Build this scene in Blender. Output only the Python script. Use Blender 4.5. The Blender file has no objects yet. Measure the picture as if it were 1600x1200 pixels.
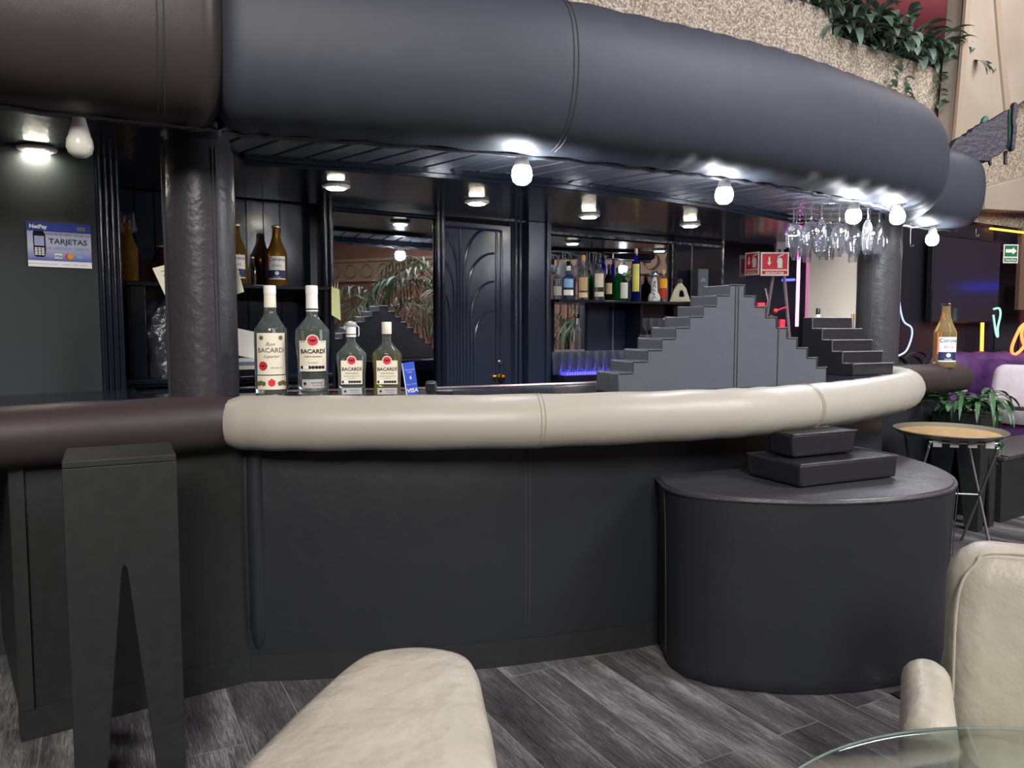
import bpy, bmesh, math, random
from mathutils import Vector, Matrix
random.seed(7)
C = bpy.context.scene.collection
sc = bpy.context.scene
PI = math.pi

# ------------------------------------------------------------------ camera
F, H = 1200.0, 1.28
TH = math.atan(88 / 1200)
cd = bpy.data.cameras.new('camera'); cam = bpy.data.objects.new('camera', cd); C.objects.link(cam)
cam.location = (0, 0, H); cam.rotation_euler = (PI / 2 - TH, 0, 0)
cd.sensor_width = 36; cd.lens = 36 * F / 1600; cd.clip_start = 0.02
sc.camera = cam
# ------------------------------------------------------------------ exposure, world
sc.view_settings.view_transform = 'Standard'; sc.view_settings.look = 'None'
sc.view_settings.exposure = 0.0; sc.view_settings.gamma = 1
sc.view_settings.use_curve_mapping = False
w = bpy.data.worlds.new('world'); sc.world = w; w.use_nodes = True
w.node_tree.nodes['Background'].inputs[0].default_value = (0.8, 0.85, 1, 1)
w.node_tree.nodes['Background'].inputs[1].default_value = 0.05
sc.cycles.max_bounces = 10; sc.cycles.transmission_bounces = 10; sc.cycles.transparent_max_bounces = 24
sc.cycles.caustics_refractive = False; sc.cycles.caustics_reflective = False
sc.cycles.sample_clamp_indirect = 4

def area(loc, size, power, col=(1, 1, 1), aim=None, sy=None):
    l = bpy.data.lights.new('room_light', 'AREA'); l.energy = power; l.color = col
    l.shape = 'RECTANGLE'; l.size = size; l.size_y = sy or size
    o = bpy.data.objects.new('room_light', l); C.objects.link(o); o.location = loc
    if aim: o.rotation_euler = (Vector(aim) - Vector(loc)).to_track_quat('-Z', 'Y').to_euler()
    return o
# unseen area lights for the lounge's room light, some added as fill
area((0.6, -5.0, 5.2), 2.5, 760, (1, 0.975, 0.94), (1.0, 2.5, 0.5))  # set well back so it also fills the bar interior under the canopy
area((5.5, 1.0, 5.6), 2.0, 460, (0.93, 0.96, 1.0), (3.0, 5.0, 1.0))
area((8.0, -1.0, 4.8), 1.5, 260, (1, 0.92, 0.85), (9.0, 0.5, 1.5))
area((6.2, 6.2, 5.6), 1.2, 90, (1, 0.93, 0.86), (5.0, 8.2, 3.0))
area((6.0, 9.5, 4.2), 1.0, 70, (1, 0.9, 0.88), (6.5, 10.0, 6.0))  # added uplight to brighten the red ceiling, no visible fixture
area((2.2, 6.0, 2.44), 0.3, 9, (1, 0.97, 0.95), (2.3, 6.3, 1.0))    # added fill under the mezzanine, brightens the signs and partition
sp_l = bpy.data.lights.new('canopy_fill_spot', 'SPOT'); sp_l.energy = 620; sp_l.color = (0.72, 0.84, 1.0); sp_l.spot_size = math.radians(38); sp_l.spot_blend = 1.0; sp_l.shadow_soft_size = 0.25  # added unseen bluish spot that lightens the canopy
sp_o = bpy.data.objects.new('canopy_fill_spot', sp_l); C.objects.link(sp_o); sp_o.location = (3.2, -1.6, 4.9)
sp_o.rotation_euler = (Vector((1.9, 3.6, 2.2)) - Vector(sp_o.location)).to_track_quat('-Z', 'Y').to_euler()
BULB, DISC = 190.0, 130.0

# ------------------------------------------------------------------ layout helpers
def ray(px, py):
    u = (px - 800) / F; v = (600 - py) / F
    return Vector((u, math.cos(TH) + v * math.sin(TH), -math.sin(TH) + v * math.cos(TH)))
def atz(px, py, z):
    d = ray(px, py); t = (z - H) / d.z
    return Vector((d.x * t, d.y * t, z))
def aty(px, py, y):
    d = ray(px, py); t = y / d.y
    return Vector((d.x * t, y, H + d.z * t))
BY = math.radians(33); BE = Vector((math.cos(BY), math.sin(BY), 0)); BN = Vector((math.sin(BY), -math.cos(BY), 0)); B0 = Vector((0, 5.09, 0))
def bb(s, n, z): return B0 + BE * s + BN * n + Vector((0, 0, z))
def bp(px, py, n=0.0):           # (s, z) on the back-bar plane moved n towards the room
    d = ray(px, py); p0 = B0 + BN * n - Vector((0, 0, H))
    t = (p0.x * BN.x + p0.y * BN.y) / (d.x * BN.x + d.y * BN.y)
    p = Vector((d.x * t, d.y * t, H + d.z * t)); q = p - B0
    return q.x * BE.x + q.y * BE.y, p.z
def S(px, n=0.0): return bp(px, 480, n)[0]

# ------------------------------------------------------------------ materials
def lin(c):
    if isinstance(c, str): c = [int(c[i:i + 2], 16) / 255 for i in (0, 2, 4)]
    return tuple(x / 12.92 if x <= 0.04045 else ((x + 0.055) / 1.055) ** 2.4 for x in c) + (1,)
M = {}
def mat(name, col, rough=0.5, metal=0.0, spec=0.5, bump=None, vary=None, emit=None, es=0, trans=0, ior=1.45, coat=0, sheen=0, bump2=None):
    if name in M: return M[name]
    m = bpy.data.materials.new(name); m.use_nodes = True; M[name] = m
    nt = m.node_tree; b = nt.nodes['Principled BSDF']
    c = lin(col) if not (isinstance(col, tuple) and len(col) == 4) else col
    b.inputs['Base Color'].default_value = c; b.inputs['Roughness'].default_value = rough
    b.inputs['Metallic'].default_value = metal; b.inputs['Specular IOR Level'].default_value = spec
    b.inputs['IOR'].default_value = ior; b.inputs['Transmission Weight'].default_value = trans
    b.inputs['Coat Weight'].default_value = coat
    if emit: b.inputs['Emission Color'].default_value = lin(emit); b.inputs['Emission Strength'].default_value = es
    tc = None
    if bump or vary or bump2:
        tc = nt.nodes.new('ShaderNodeTexCoord')
    last = None
    for bu in (bump, bump2):
        if bu:
            n = nt.nodes.new('ShaderNodeTexNoise'); n.inputs['Scale'].default_value = bu[0]; n.inputs['Detail'].default_value = 4
            nt.links.new(tc.outputs['Object'], n.inputs['Vector'])
            k = nt.nodes.new('ShaderNodeBump'); k.inputs['Strength'].default_value = bu[1]; k.inputs['Distance'].default_value = bu[2]
            nt.links.new(n.outputs['Fac'], k.inputs['Height'])
            if last: nt.links.new(last.outputs['Normal'], k.inputs['Normal'])
            last = k
    if last: nt.links.new(last.outputs['Normal'], b.inputs['Normal'])
    if vary:
        n = nt.nodes.new('ShaderNodeTexNoise'); n.inputs['Scale'].default_value = vary[1]; n.inputs['Detail'].default_value = 5
        nt.links.new(tc.outputs['Object'], n.inputs['Vector'])
        r = nt.nodes.new('ShaderNodeValToRGB'); r.color_ramp.elements[0].color = c; r.color_ramp.elements[1].color = lin(vary[0])
        r.color_ramp.elements[0].position = 0.4; r.color_ramp.elements[1].position = 0.62
        nt.links.new(n.outputs['Fac'], r.inputs['Fac']); nt.links.new(r.outputs['Color'], b.inputs['Base Color'])
    return m
LEA = mat('black_leather', '393e47', 0.56, bump=(260, 0.25, 0.001), bump2=(2.2, 0.5, 0.02))
LEA2 = mat('black_leather_soft', '222529', 0.5, bump=(300, 0.2, 0.001), bump2=(5, 0.5, 0.01))
LEAB = mat('brown_black_leather', '352f2e', 0.46, bump=(260, 0.25, 0.001), bump2=(4, 0.4, 0.01))
LEAP = mat('creased_leather', '3a3a3d', 0.38, bump=(34, 0.5, 0.006), bump2=(9, 0.5, 0.01))
CRM = mat('cream_leather', 'b7b4a6', 0.42, bump=(300, 0.15, 0.001), bump2=(11, 0.7, 0.016), vary=('aeab9b', 5))
CRMP = mat('cream_pad_leather', 'aaa79b', 0.4, bump=(200, 0.15, 0.001), bump2=(6, 0.4, 0.01))
GLO = mat('gloss_black_paint', '161b26', 0.2, spec=0.6, bump=(14, 0.18, 0.01), bump2=(60, 0.12, 0.002))
GLN = mat('gloss_navy_paint', '2a3244', 0.24, spec=0.6, bump=(16, 0.2, 0.006), bump2=(70, 0.1, 0.002))  # navy base raised to stand in for flare haze inside the bar
GLB = mat('gloss_board', '1a2130', 0.2, spec=0.5, bump=(8, 0.2, 0.008))
MBK = mat('matt_black_wood', '1e2121', 0.5, bump=(160, 0.2, 0.001), vary=('222525', 30))
DWL = mat('dark_wall_paint', '2a2f31', 0.5, bump=(80, 0.2, 0.002))
STI = mat('stitch', '3c3c40', 0.6)
STC = mat('cream_stitch', 'a79c88', 0.6)
CHR = mat('chrome', 'c8c8c8', 0.18, metal=1)
STE = mat('steel_tube', '9a9a9a', 0.35, metal=1)
BRS = mat('brass', 'd8b050', 0.22, metal=1)
WHP = mat('white_plastic', 'e6e4dc', 0.35)
BLP = mat('black_plastic', '15161a', 0.3)
MIR = mat('mirror', 'c4c8cc', 0.015, metal=1)
RED = mat('red_print', 'e0283c', 0.5)
INK = mat('black_ink', '17171b', 0.6)
GRY = mat('grey_ink', '85858a', 0.6)
LBL = mat('label_paper', 'e8e2cc', 0.6)
BLU = mat('blue_print', '2f56d0', 0.45)
WHT = mat('white_print', 'f4f4f2', 0.5)
LEAF = mat('leaf_green', '3f6640', 0.38, vary=('26442c', 6))
LEAF2 = mat('palm_green', '3d5a40', 0.5, vary=('55704c', 4))
def glass(name, col=(1, 1, 1, 1), rough=0.0, ior=1.45, milk=0.1):
    if name in M: return M[name]
    m = bpy.data.materials.new(name); m.use_nodes = True; nt = m.node_tree; nt.nodes.clear(); M[name] = m
    g = nt.nodes.new('ShaderNodeBsdfGlass'); g.inputs['Color'].default_value = col; g.inputs['IOR'].default_value = ior; g.inputs['Roughness'].default_value = rough
    o = nt.nodes.new('ShaderNodeOutputMaterial'); d = nt.nodes.new('ShaderNodeBsdfTranslucent'); d2 = nt.nodes.new('ShaderNodeBsdfDiffuse'); d.inputs[0].default_value = d2.inputs[0].default_value = col
    a = nt.nodes.new('ShaderNodeMixShader'); nt.links.new(d.outputs[0], a.inputs[1]); nt.links.new(d2.outputs[0], a.inputs[2])
    x = nt.nodes.new('ShaderNodeMixShader'); x.inputs[0].default_value = milk; nt.links.new(g.outputs[0], x.inputs[1]); nt.links.new(a.outputs[0], x.inputs[2]); nt.links.new(x.outputs[0], o.inputs[0]); return m
def thin(name, col=(0.95, 0.97, 1, 1), k=0.12, milk=0.0):   # thin-walled clear glass: mostly transparent, fresnel gloss
    m = bpy.data.materials.new(name); m.use_nodes = True; nt = m.node_tree; nt.nodes.clear(); M[name] = m
    t = nt.nodes.new('ShaderNodeBsdfTransparent'); t.inputs[0].default_value = col
    g = nt.nodes.new('ShaderNodeBsdfGlossy'); g.inputs['Roughness'].default_value = 0.06
    f = nt.nodes.new('ShaderNodeLayerWeight'); f.inputs[0].default_value = k * 3
    x = nt.nodes.new('ShaderNodeMath'); x.operation = 'ADD'; x.inputs[1].default_value = k * 0.6; x.use_clamp = True
    nt.links.new(f.outputs['Facing'], x.inputs[0])
    s = nt.nodes.new('ShaderNodeMixShader'); nt.links.new(x.outputs[0], s.inputs[0]); nt.links.new(t.outputs[0], s.inputs[1]); nt.links.new(g.outputs[0], s.inputs[2])
    o = nt.nodes.new('ShaderNodeOutputMaterial')
    if milk:
        d = nt.nodes.new('ShaderNodeBsdfTranslucent'); d.inputs[0].default_value = (0.9, 0.93, 1, 1); y = nt.nodes.new('ShaderNodeMixShader'); y.inputs[0].default_value = milk
        nt.links.new(s.outputs[0], y.inputs[1]); nt.links.new(d.outputs[0], y.inputs[2]); s = y
    nt.links.new(s.outputs[0], o.inputs[0]); return m
GLS = glass('bottle_glass', (0.84, 0.95, 0.89, 1), 0.0, 1.33, .12)
THN = thin('clear_glass'); THW = thin('stemware_glass', (0.97, 0.98, 1, 1), k=.15, milk=.18); THT = thin('tumbler_glass', (0.97, 0.98, 1, 1), k=.16, milk=.28); TBL = thin('table_glass', (0.86, 0.94, 0.92, 1), 0.06)

def floor_material():
    m = bpy.data.materials.new('wood_look_tile'); m.use_nodes = True; nt = m.node_tree; b = nt.nodes['Principled BSDF']; N = nt.nodes.new; L = nt.links.new
    tc = N('ShaderNodeTexCoord'); mp = N('ShaderNodeMapping'); mp.inputs['Rotation'].default_value = (0, 0, math.radians(61.4)); L(tc.outputs['Object'], mp.inputs['Vector'])
    br = N('ShaderNodeTexBrick'); br.offset = 0.37; br.inputs['Scale'].default_value = 1; br.inputs['Brick Width'].default_value = 1.2; br.inputs['Row Height'].default_value = 0.185
    br.inputs['Mortar Size'].default_value = 0.0016; br.inputs['Mortar Smooth'].default_value = 0.1
    br.inputs['Color1'].default_value = (0, 0, 0, 1); br.inputs['Color2'].default_value = (1, 1, 1, 1); br.inputs['Mortar'].default_value = (0.5, 0.5, 0.5, 1)
    L(mp.outputs[0], br.inputs['Vector'])
    # grain, shifted from plank to plank
    ad = N('ShaderNodeVectorMath'); ad.operation = 'MULTIPLY_ADD'; ad.inputs[1].default_value = (3, 7, 5); L(br.outputs['Color'], ad.inputs[0]); L(mp.outputs[0], ad.inputs[2])
    m2 = N('ShaderNodeMapping'); m2.inputs['Scale'].default_value = (3.0, 62, 1); L(ad.outputs[0], m2.inputs['Vector'])
    n1 = N('ShaderNodeTexNoise'); n1.inputs['Scale'].default_value = 2.4; n1.inputs['Detail'].default_value = 12; n1.inputs['Distortion'].default_value = 1.8; n1.inputs['Roughness'].default_value = 0.8; L(m2.outputs[0], n1.inputs['Vector'])
    m3 = N('ShaderNodeMapping'); m3.inputs['Scale'].default_value = (1.0, 4, 1); L(ad.outputs[0], m3.inputs['Vector'])
    n2 = N('ShaderNodeTexNoise'); n2.inputs['Scale'].default_value = 2; n2.inputs['Detail'].default_value = 3; L(m3.outputs[0], n2.inputs['Vector'])
    mx = N('ShaderNodeMath'); mx.operation = 'MULTIPLY_ADD'; mx.inputs[1].default_value = 0.5; L(n2.outputs['Fac'], mx.inputs[0]); L(n1.outputs['Fac'], mx.inputs[2])
    m4 = N('ShaderNodeMath'); m4.operation = 'MULTIPLY_ADD'; m4.inputs[1].default_value = 0.11; L(br.outputs['Color'], m4.inputs[0]); L(mx.outputs[0], m4.inputs[2])
    r = N('ShaderNodeValToRGB'); e = r.color_ramp.elements; e[0].position = 0.62; e[0].color = lin('222224'); e[1].position = 1.0; e[1].color = lin('a6a6a6')
    q = e.new(0.82); q.color = lin('58585a'); L(m4.outputs[0], r.inputs['Fac'])
    mm = N('ShaderNodeMixRGB'); L(br.outputs['Fac'], mm.inputs['Fac']); L(r.outputs['Color'], mm.inputs[1]); mm.inputs[2].default_value = lin('8c8a86')
    L(mm.outputs[0], b.inputs['Base Color'])
    b.inputs['Roughness'].default_value = 0.38
    bu = N('ShaderNodeBump'); bu.inputs['Strength'].default_value = 0.3; bu.inputs['Distance'].default_value = 0.002; L(n1.outputs['Fac'], bu.inputs['Height']); L(bu.outputs[0], b.inputs['Normal'])
    return m
FLO = floor_material()
def concrete():
    m = bpy.data.materials.new('exposed_aggregate'); m.use_nodes = True; nt = m.node_tree; b = nt.nodes['Principled BSDF']; N = nt.nodes.new; L = nt.links.new
    tc = N('ShaderNodeTexCoord'); v = N('ShaderNodeTexVoronoi'); v.inputs['Scale'].default_value = 62; L(tc.outputs['Object'], v.inputs['Vector'])
    r = N('ShaderNodeValToRGB'); e = r.color_ramp.elements; e[0].color = lin('978a7a'); e[1].color = lin('dcd4c8'); e[0].position = 0.1; e[1].position = 0.95
    sp = N('ShaderNodeSeparateColor'); L(v.outputs['Color'], sp.inputs[0]); L(sp.outputs[0], r.inputs['Fac'])
    r2 = N('ShaderNodeValToRGB'); f = r2.color_ramp.elements; f[0].color = (1, 1, 1, 1); f[1].color = (0.6, 0.57, 0.52, 1); f[0].position = 0.35; f[1].position = 0.75; L(v.outputs['Distance'], r2.inputs['Fac'])
    mu = N('ShaderNodeMixRGB'); mu.blend_type = 'MULTIPLY'; mu.inputs[0].default_value = 1; L(r.outputs['Color'], mu.inputs[1]); L(r2.outputs['Color'], mu.inputs[2]); L(mu.outputs[0], b.inputs['Base Color'])
    bu = N('ShaderNodeBump'); bu.invert = True; bu.inputs['Strength'].default_value = 0.7; bu.inputs['Distance'].default_value = 0.01; L(v.outputs['Distance'], bu.inputs['Height']); L(bu.outputs[0], b.inputs['Normal'])
    b.inputs['Roughness'].default_value = 0.85
    return m
CON = concrete()

# ------------------------------------------------------------------ mesh builder
def crv(pts, n=8):               # Catmull-Rom through points
    P = [Vector(p) for p in pts]; out = []
    P = [P[0] * 2 - P[1]] + P + [P[-1] * 2 - P[-2]]
    for i in range(1, len(P) - 2):
        for k in range(n):
            t = k / n; a, b_, c_, d_ = P[i - 1], P[i], P[i + 1], P[i + 2]
            out.append(0.5 * ((2 * b_) + (c_ - a) * t + (2 * a - 5 * b_ + 4 * c_ - d_) * t * t + (3 * b_ - a - 3 * c_ + d_) * t ** 3))
    out.append(P[-2].copy()); return out
class MB:
    def __init__(s): s.v = []; s.f = []
    def add(s, vs, fs, T=None):
        k = len(s.v); s.v += [tuple(T @ Vector(v)) if T is not None else tuple(v) for v in vs]; s.f += [tuple(i + k for i in f) for f in fs]; return s
    def box(s, x0, x1, y0, y1, z0, z1, T=None):
        return s.add([(x, y, z) for x in (x0, x1) for y in (y0, y1) for z in (z0, z1)],
                     [(0, 1, 3, 2), (4, 6, 7, 5), (0, 4, 5, 1), (2, 3, 7, 6), (0, 2, 6, 4), (1, 5, 7, 3)], T)
    def prism(s, poly, z0, z1, T=None):      # poly in XY
        n = len(poly)
        return s.add([(p[0], p[1], z0) for p in poly] + [(p[0], p[1], z1) for p in poly],
                     [tuple(range(n - 1, -1, -1)), tuple(range(n, 2 * n))] + [(i, (i + 1) % n, n + (i + 1) % n, n + i) for i in range(n)], T)
    def slab(s, poly, y0, y1, T=None):       # poly in XZ, thickness in Y
        n = len(poly)
        return s.add([(p[0], y0, p[1]) for p in poly] + [(p[0], y1, p[1]) for p in poly],
                     [tuple(range(n)), tuple(range(2 * n - 1, n - 1, -1))] + [(i, n + i, n + (i + 1) % n, (i + 1) % n) for i in range(n)], T)
    def lathe(s, prof, seg=24, sx=1, sy=1, T=None, cap=True):
        vs = []; fs = []; n = len(prof)
        for r, z in prof:
            for k in range(seg):
                a = 2 * PI * k / seg; vs.append((r * sx * math.cos(a), r * sy * math.sin(a), z))
        for i in range(n - 1):
            for k in range(seg):
                k2 = (k + 1) % seg; fs.append((i * seg + k, i * seg + k2, (i + 1) * seg + k2, (i + 1) * seg + k))
        if cap: fs += [tuple(range(seg - 1, -1, -1)), tuple((n - 1) * seg + k for k in range(seg))]
        return s.add(vs, fs, T)
    def tube(s, pts, r, seg=8, closed=False, T=None):
        P = [Vector(p) for p in pts]; n = len(P); vs = []; fs = []
        R = r if hasattr(r, '__len__') else [r] * n
        up = None
        for i, p in enumerate(P):
            d = (P[(i + 1) % n] - P[i - 1]) if closed else (P[min(i + 1, n - 1)] - P[max(i - 1, 0)])
            d = d.normalized() if d.length > 1e-9 else Vector((0, 0, 1))
            if up is None: up = Vector((0, 0, 1)) if abs(d.z) < 0.9 else Vector((1, 0, 0))
            a = d.cross(up)
            if a.length < 1e-5: a = d.orthogonal()
            a.normalize(); b = a.cross(d).normalized(); up = b
            for k in range(seg):
                t = 2 * PI * k / seg; vs.append(p + (a * math.cos(t) + b * math.sin(t)) * R[i])
        for i in range(n if closed else n - 1):
            j = (i + 1) % n
            for k in range(seg):
                k2 = (k + 1) % seg; fs.append((i * seg + k, i * seg + k2, j * seg + k2, j * seg + k))
        if not closed: fs += [tuple(range(seg - 1, -1, -1)), tuple((n - 1) * seg + k for k in range(seg))]
        return s.add(vs, fs, T)
    def sweep(s, path, prof, caps=True, z=0):   # closed profile (outward, z) along a plan path; outward is to the right of travel
        P = [Vector((p[0], p[1])) for p in path]; n = len(P); m = len(prof); vs = []; fs = []
        for i, p in enumerate(P):
            d = (P[min(i + 1, n - 1)] - P[max(i - 1, 0)]).normalized(); o = Vector((d.y, -d.x))
            for (q, h) in prof:
                vs.append((p.x + o.x * q, p.y + o.y * q, h + z))
        for i in range(n - 1):
            for k in range(m):
                k2 = (k + 1) % m; fs.append((i * m + k, (i + 1) * m + k, (i + 1) * m + k2, i * m + k2))
        if caps: fs += [tuple(range(m)), tuple((n - 1) * m + k for k in range(m - 1, -1, -1))]
        return s.add(vs, fs)
    def sphere(s, c, r, seg=16, rings=10, sc3=(1, 1, 1)):
        pr = [(max(1e-4, r * math.sin(PI * i / rings)), -r * math.cos(PI * i / rings)) for i in range(rings + 1)]
        return s.lathe(pr, seg, sc3[0], sc3[1], Matrix.Translation(c) @ Matrix.Diagonal((1, 1, sc3[2], 1)))
    def build(s, name, m, parent=None, bevel=0, sub=0, base=False, sharp=38, seg=2):
        me = bpy.data.meshes.new(name); off = Vector((0, 0, 0))
        if base and s.v:
            xs = [v[0] for v in s.v]; ys = [v[1] for v in s.v]; zs = [v[2] for v in s.v]
            off = Vector(((min(xs) + max(xs)) / 2, (min(ys) + max(ys)) / 2, min(zs)))
        me.from_pydata([tuple(Vector(v) - off) for v in s.v], [], s.f)
        bm = bmesh.new(); bm.from_mesh(me); bmesh.ops.recalc_face_normals(bm, faces=bm.faces)
        for f in bm.faces: f.smooth = True
        for e in bm.edges:
            if len(e.link_faces) == 2 and e.calc_face_angle(0) > math.radians(sharp): e.smooth = False
        bm.to_mesh(me); bm.free(); me.materials.append(m)
        o = bpy.data.objects.new(name, me); C.objects.link(o); o.location = off
        if parent: o.parent = parent
        if bevel:
            b = o.modifiers.new('bevel', 'BEVEL'); b.width = bevel; b.segments = seg; b.limit_method = 'ANGLE'; b.angle_limit = math.radians(35)
            b.harden_normals = False
        if sub: u = o.modifiers.new('sub', 'SUBSURF'); u.levels = sub; u.render_levels = sub
        return o
def tag(o, label=None, cat=None, group=None, kind=None):
    if label: o['label'] = label
    if cat: o['category'] = cat
    if group: o['group'] = group
    if kind: o['kind'] = kind
    return o
def thing(name, label, cat, loc=(0, 0, 0), rz=0, group=None):
    o = bpy.data.objects.new(name, None); C.objects.link(o); o.empty_display_size = 0.1
    o.location = loc; o.rotation_euler = (0, 0, rz); return tag(o, label, cat, group)
def struct(name, mb, m, bevel=0, parent=None):
    o = mb.build(name, m, parent, bevel=bevel)
    if not parent: o['kind'] = 'structure'
    return o
def copy_tree(o, parent=None):
    c = o.copy(); C.objects.link(c); c.parent = parent
    for ch in list(o.children):
        copy_tree(ch, c)
    return c
_tc = {}
def text_geo(s, size, bold=0.0, italic=0.0):
    key = (s, size, bold, italic)
    if key not in _tc:
        cu = bpy.data.curves.new('t', 'FONT'); cu.body = s; cu.size = size; cu.align_x = 'CENTER'; cu.offset = bold; cu.shear = italic; cu.resolution_u = 2
        o = bpy.data.objects.new('t', cu); me = bpy.data.meshes.new_from_object(o)
        _tc[key] = ([(v.co.x, v.co.y) for v in me.vertices], [tuple(p.vertices) for p in me.polygons])
        bpy.data.objects.remove(o); bpy.data.meshes.remove(me); bpy.data.curves.remove(cu)
    return _tc[key]
def put_text(mb, s, size, fn, cx=0, cz=0, bold=0, italic=0, sx=1.0):
    v, f = text_geo(s, size, bold, italic); mb.add([fn(x * sx + cx, y + cz) for x, y in v], f)
def put_poly(mb, pts, fn): mb.add([fn(x, y) for x, y in pts], [tuple(range(len(pts)))])
def disc_pts(r, cx=0, cy=0, n=20, ry=None): return [(cx + r * math.cos(2 * PI * k / n), cy + (ry or r) * math.sin(2 * PI * k / n)) for k in range(n)]
def rect(x0, x1, z0, z1): return [(x0, z0), (x1, z0), (x1, z1), (x0, z1)]
def rot(o, loc, rz): o.location = loc; o.rotation_euler = (0, 0, rz)

# ================================================================== SETTING
struct('floor', MB().box(-6, 12, -7, 16, -0.1, 0), FLO)
WPK = mat('rose_brown_wall', '9a7468', 0.6, vary=('8c685e', 2))
CEI = mat('red_ceiling', 'b4626c', 0.6)
struct('ceiling', MB().box(-6, 12, -7, 16, 6.0, 6.1), CEI)
struct('wall_left', MB().box(-6.1, -6, -7, 16, 0, 6), mat('side_wall', '6a625c', 0.8))
struct('wall_rear', MB().box(-6, 12, -7.1, -7, 0, 6), mat('rear_wall', '8a7f76', 0.8))
struct('wall_far', MB().box(-6, 12, 15.9, 16, 0, 6), CEI)
# the lounge wall that the bar mirrors show: tall rose panels under a carved frieze
wr = MB().box(11.9, 12.0, -7, 16, 0, 6)
struct('wall_right', wr, WPK)
pn = MB()
for k in range(14):
    y0 = -6.5 + k * 0.8
    for q in range(4): pn.box(11.86, 11.9, y0 + q * 0.18, y0 + q * 0.18 + 0.05, 0.2, 2.3)
    pn.box(11.84, 11.9, y0 - 0.08, y0 - 0.03, 0.1, 2.4)
struct('trim_1', pn, mat('rose_panel', 'a98274', 0.6))
fr = MB().box(11.8, 11.9, -7, 8, 2.45, 2.52).box(11.8, 11.9, -7, 8, 2.95, 3.02).box(11.86, 11.9, -7, 8, 2.52, 2.95)
for k in range(30): fr.tube([(11.82, -6.8 + k * 0.5 + 0.17 * math.cos(t * PI / 6), 2.73 + 0.17 * math.sin(t * PI / 6)) for t in range(12)], 0.02, 6, closed=True)
struct('trim_2', fr, mat('frieze', 'b39c88', 0.7))
# balcony parapet of exposed aggregate running above and behind the bar
PO = 5.5; PS = math.tan(math.radians(32.5)); PA = math.radians(32.5)
PE = Vector((math.cos(PA), math.sin(PA), 0)); PN = Vector((math.sin(PA), -math.cos(PA), 0)); PP = Vector((0, PO, 0))
def pt(px, py, n=0.0):
    d = ray(px, py); p0 = PP + PN * n; t = (p0.x * PN.x + p0.y * PN.y) / (d.x * PN.x + d.y * PN.y)
    p = Vector((d.x * t, d.y * t, H + d.z * t)); q = p - PP
    return q.x * PE.x + q.y * PE.y, p.z
def PT(n=0.0): return Matrix.Translation(PP + PN * n) @ Matrix.Rotation(PA, 4, 'Z')   # local x along, -y to the room
s1, z1 = pt(1301, 19); s2, z2 = pt(1301, 55); s3, z3 = pt(1505, 121)
zlow = 2.48
struct('wall_balcony', MB().slab([(-3, zlow), (s1, zlow), (s1, z1), (-3, z1)], 0, 0.3, PT()).slab([(s1, zlow), (s1 + 9, zlow), (s1 + 9, z3), (s1, z3)], 0, 0.3, PT()), CON)
struct('ceiling_mezzanine', MB().slab([(-3, zlow - 0.02), (9, zlow - 0.02), (9, zlow + 0.15), (-3, zlow + 0.15)], 0.3, 4, PT()), DWL)
# beige pillar in front of the parapet, and its beam
BEI = mat('beige_plaster', 'b0a89c', 0.7, vary=('a79d90', 1.5)); BEJ = mat('beige_joint', 'a89a88', 0.7)
def pz(px, py, n): s, z = pt(px, py, n); return (s, z)
struct('trim_3', MB().slab([pz(1514, -60, .25), pz(1500, 120, .25), pz(1490, 235, .25), pz(1540, 200, .25), pz(1600, 158, .25), pz(1760, 60, .25), pz(1780, -60, .25)], 0, 0.2, PT(0.25)), BEI, bevel=0.01)
struct('trim_4', MB().slab([pz(1514, -60, .27), pz(1500, 120, .27), pz(1490, 235, .27), pz(1497, 230, .27), pz(1508, 120, .27), pz(1522, -60, .27)], 0, 0.03, PT(0.275))
       .slab([pz(1552, -40, .27), pz(1560, 60, .27), pz(1571, 178, .27), pz(1579, 172, .27), pz(1568, 60, .27), pz(1559, -40, .27)], 0, 0.03, PT(0.275)), BEJ)
struct('trim_5', MB().slab([pz(1540, 293, .2), pz(1700, 250, .2), pz(1700, 335, .2), pz(1540, 327, .2)], 0, 0.18, PT(0.2)), BEI, bevel=0.01)
# dark wall under the balcony, seen past the bar's end
struct('wall_back', MB().slab([(-3, 0), (11, 0), (11, zlow), (-3, zlow)], 1.6, 1.7, PT()), mat('lounge_wall', '2c2d36', 0.45, vary=('35363f', 3)))
struct('wall_niche', MB().slab([pz(1405, 900, 0.1), pz(1552, 900, 0.1), pz(1552, 352, 0.1), pz(1405, 352, 0.1)], 0, 0.1, PT(0.1)), mat('niche', '20212a', 0.4))
struct('wall_head', MB().slab([(pt(1552, 400)[0], 2.22), (9, 2.22), (9, zlow - .02), (pt(1552, 400)[0], zlow - .02)], 0, 0.1, PT(0.05)), mat('niche', '20212a', 0.4))

# ================================================================== BAR
barL = [(-1.52, 2.29), (-1.136, 2.575), (-0.95, 2.70)]
barC = crv([(-0.95, 2.70), (-0.567, 2.735), (-0.144, 2.80), (0.123, 2.87), (0.565, 3.02), (0.95, 3.24), (1.3, 3.52), (1.62, 3.80), (1.9, 4.08), (2.1, 4.36), (2.2, 4.75)])
barR = [(2.2, 4.75), (2.92, 5.14)]
bar = thing('bar_counter', 'long curved bar with black leather front and padded rail around its edge', 'bar', (0.6, 3.3, 0))
def rel(mb, root):               # world-space mesh parented to a root that sits elsewhere
    mb.v = [tuple(Vector(v) - Vector(root.location)) for v in mb.v]; return mb
def panel(path, name, m, prof):
    return rel(MB().sweep(path, prof), bar).build(name, m, bar)
wallp = [(0, 0.10), (0.006, 0.16), (0.014, 0.3), (0.016, 0.6), (0.012, 0.85), (0, 0.93), (-0.05, 0.93), (-0.05, 0.10)]
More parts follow.
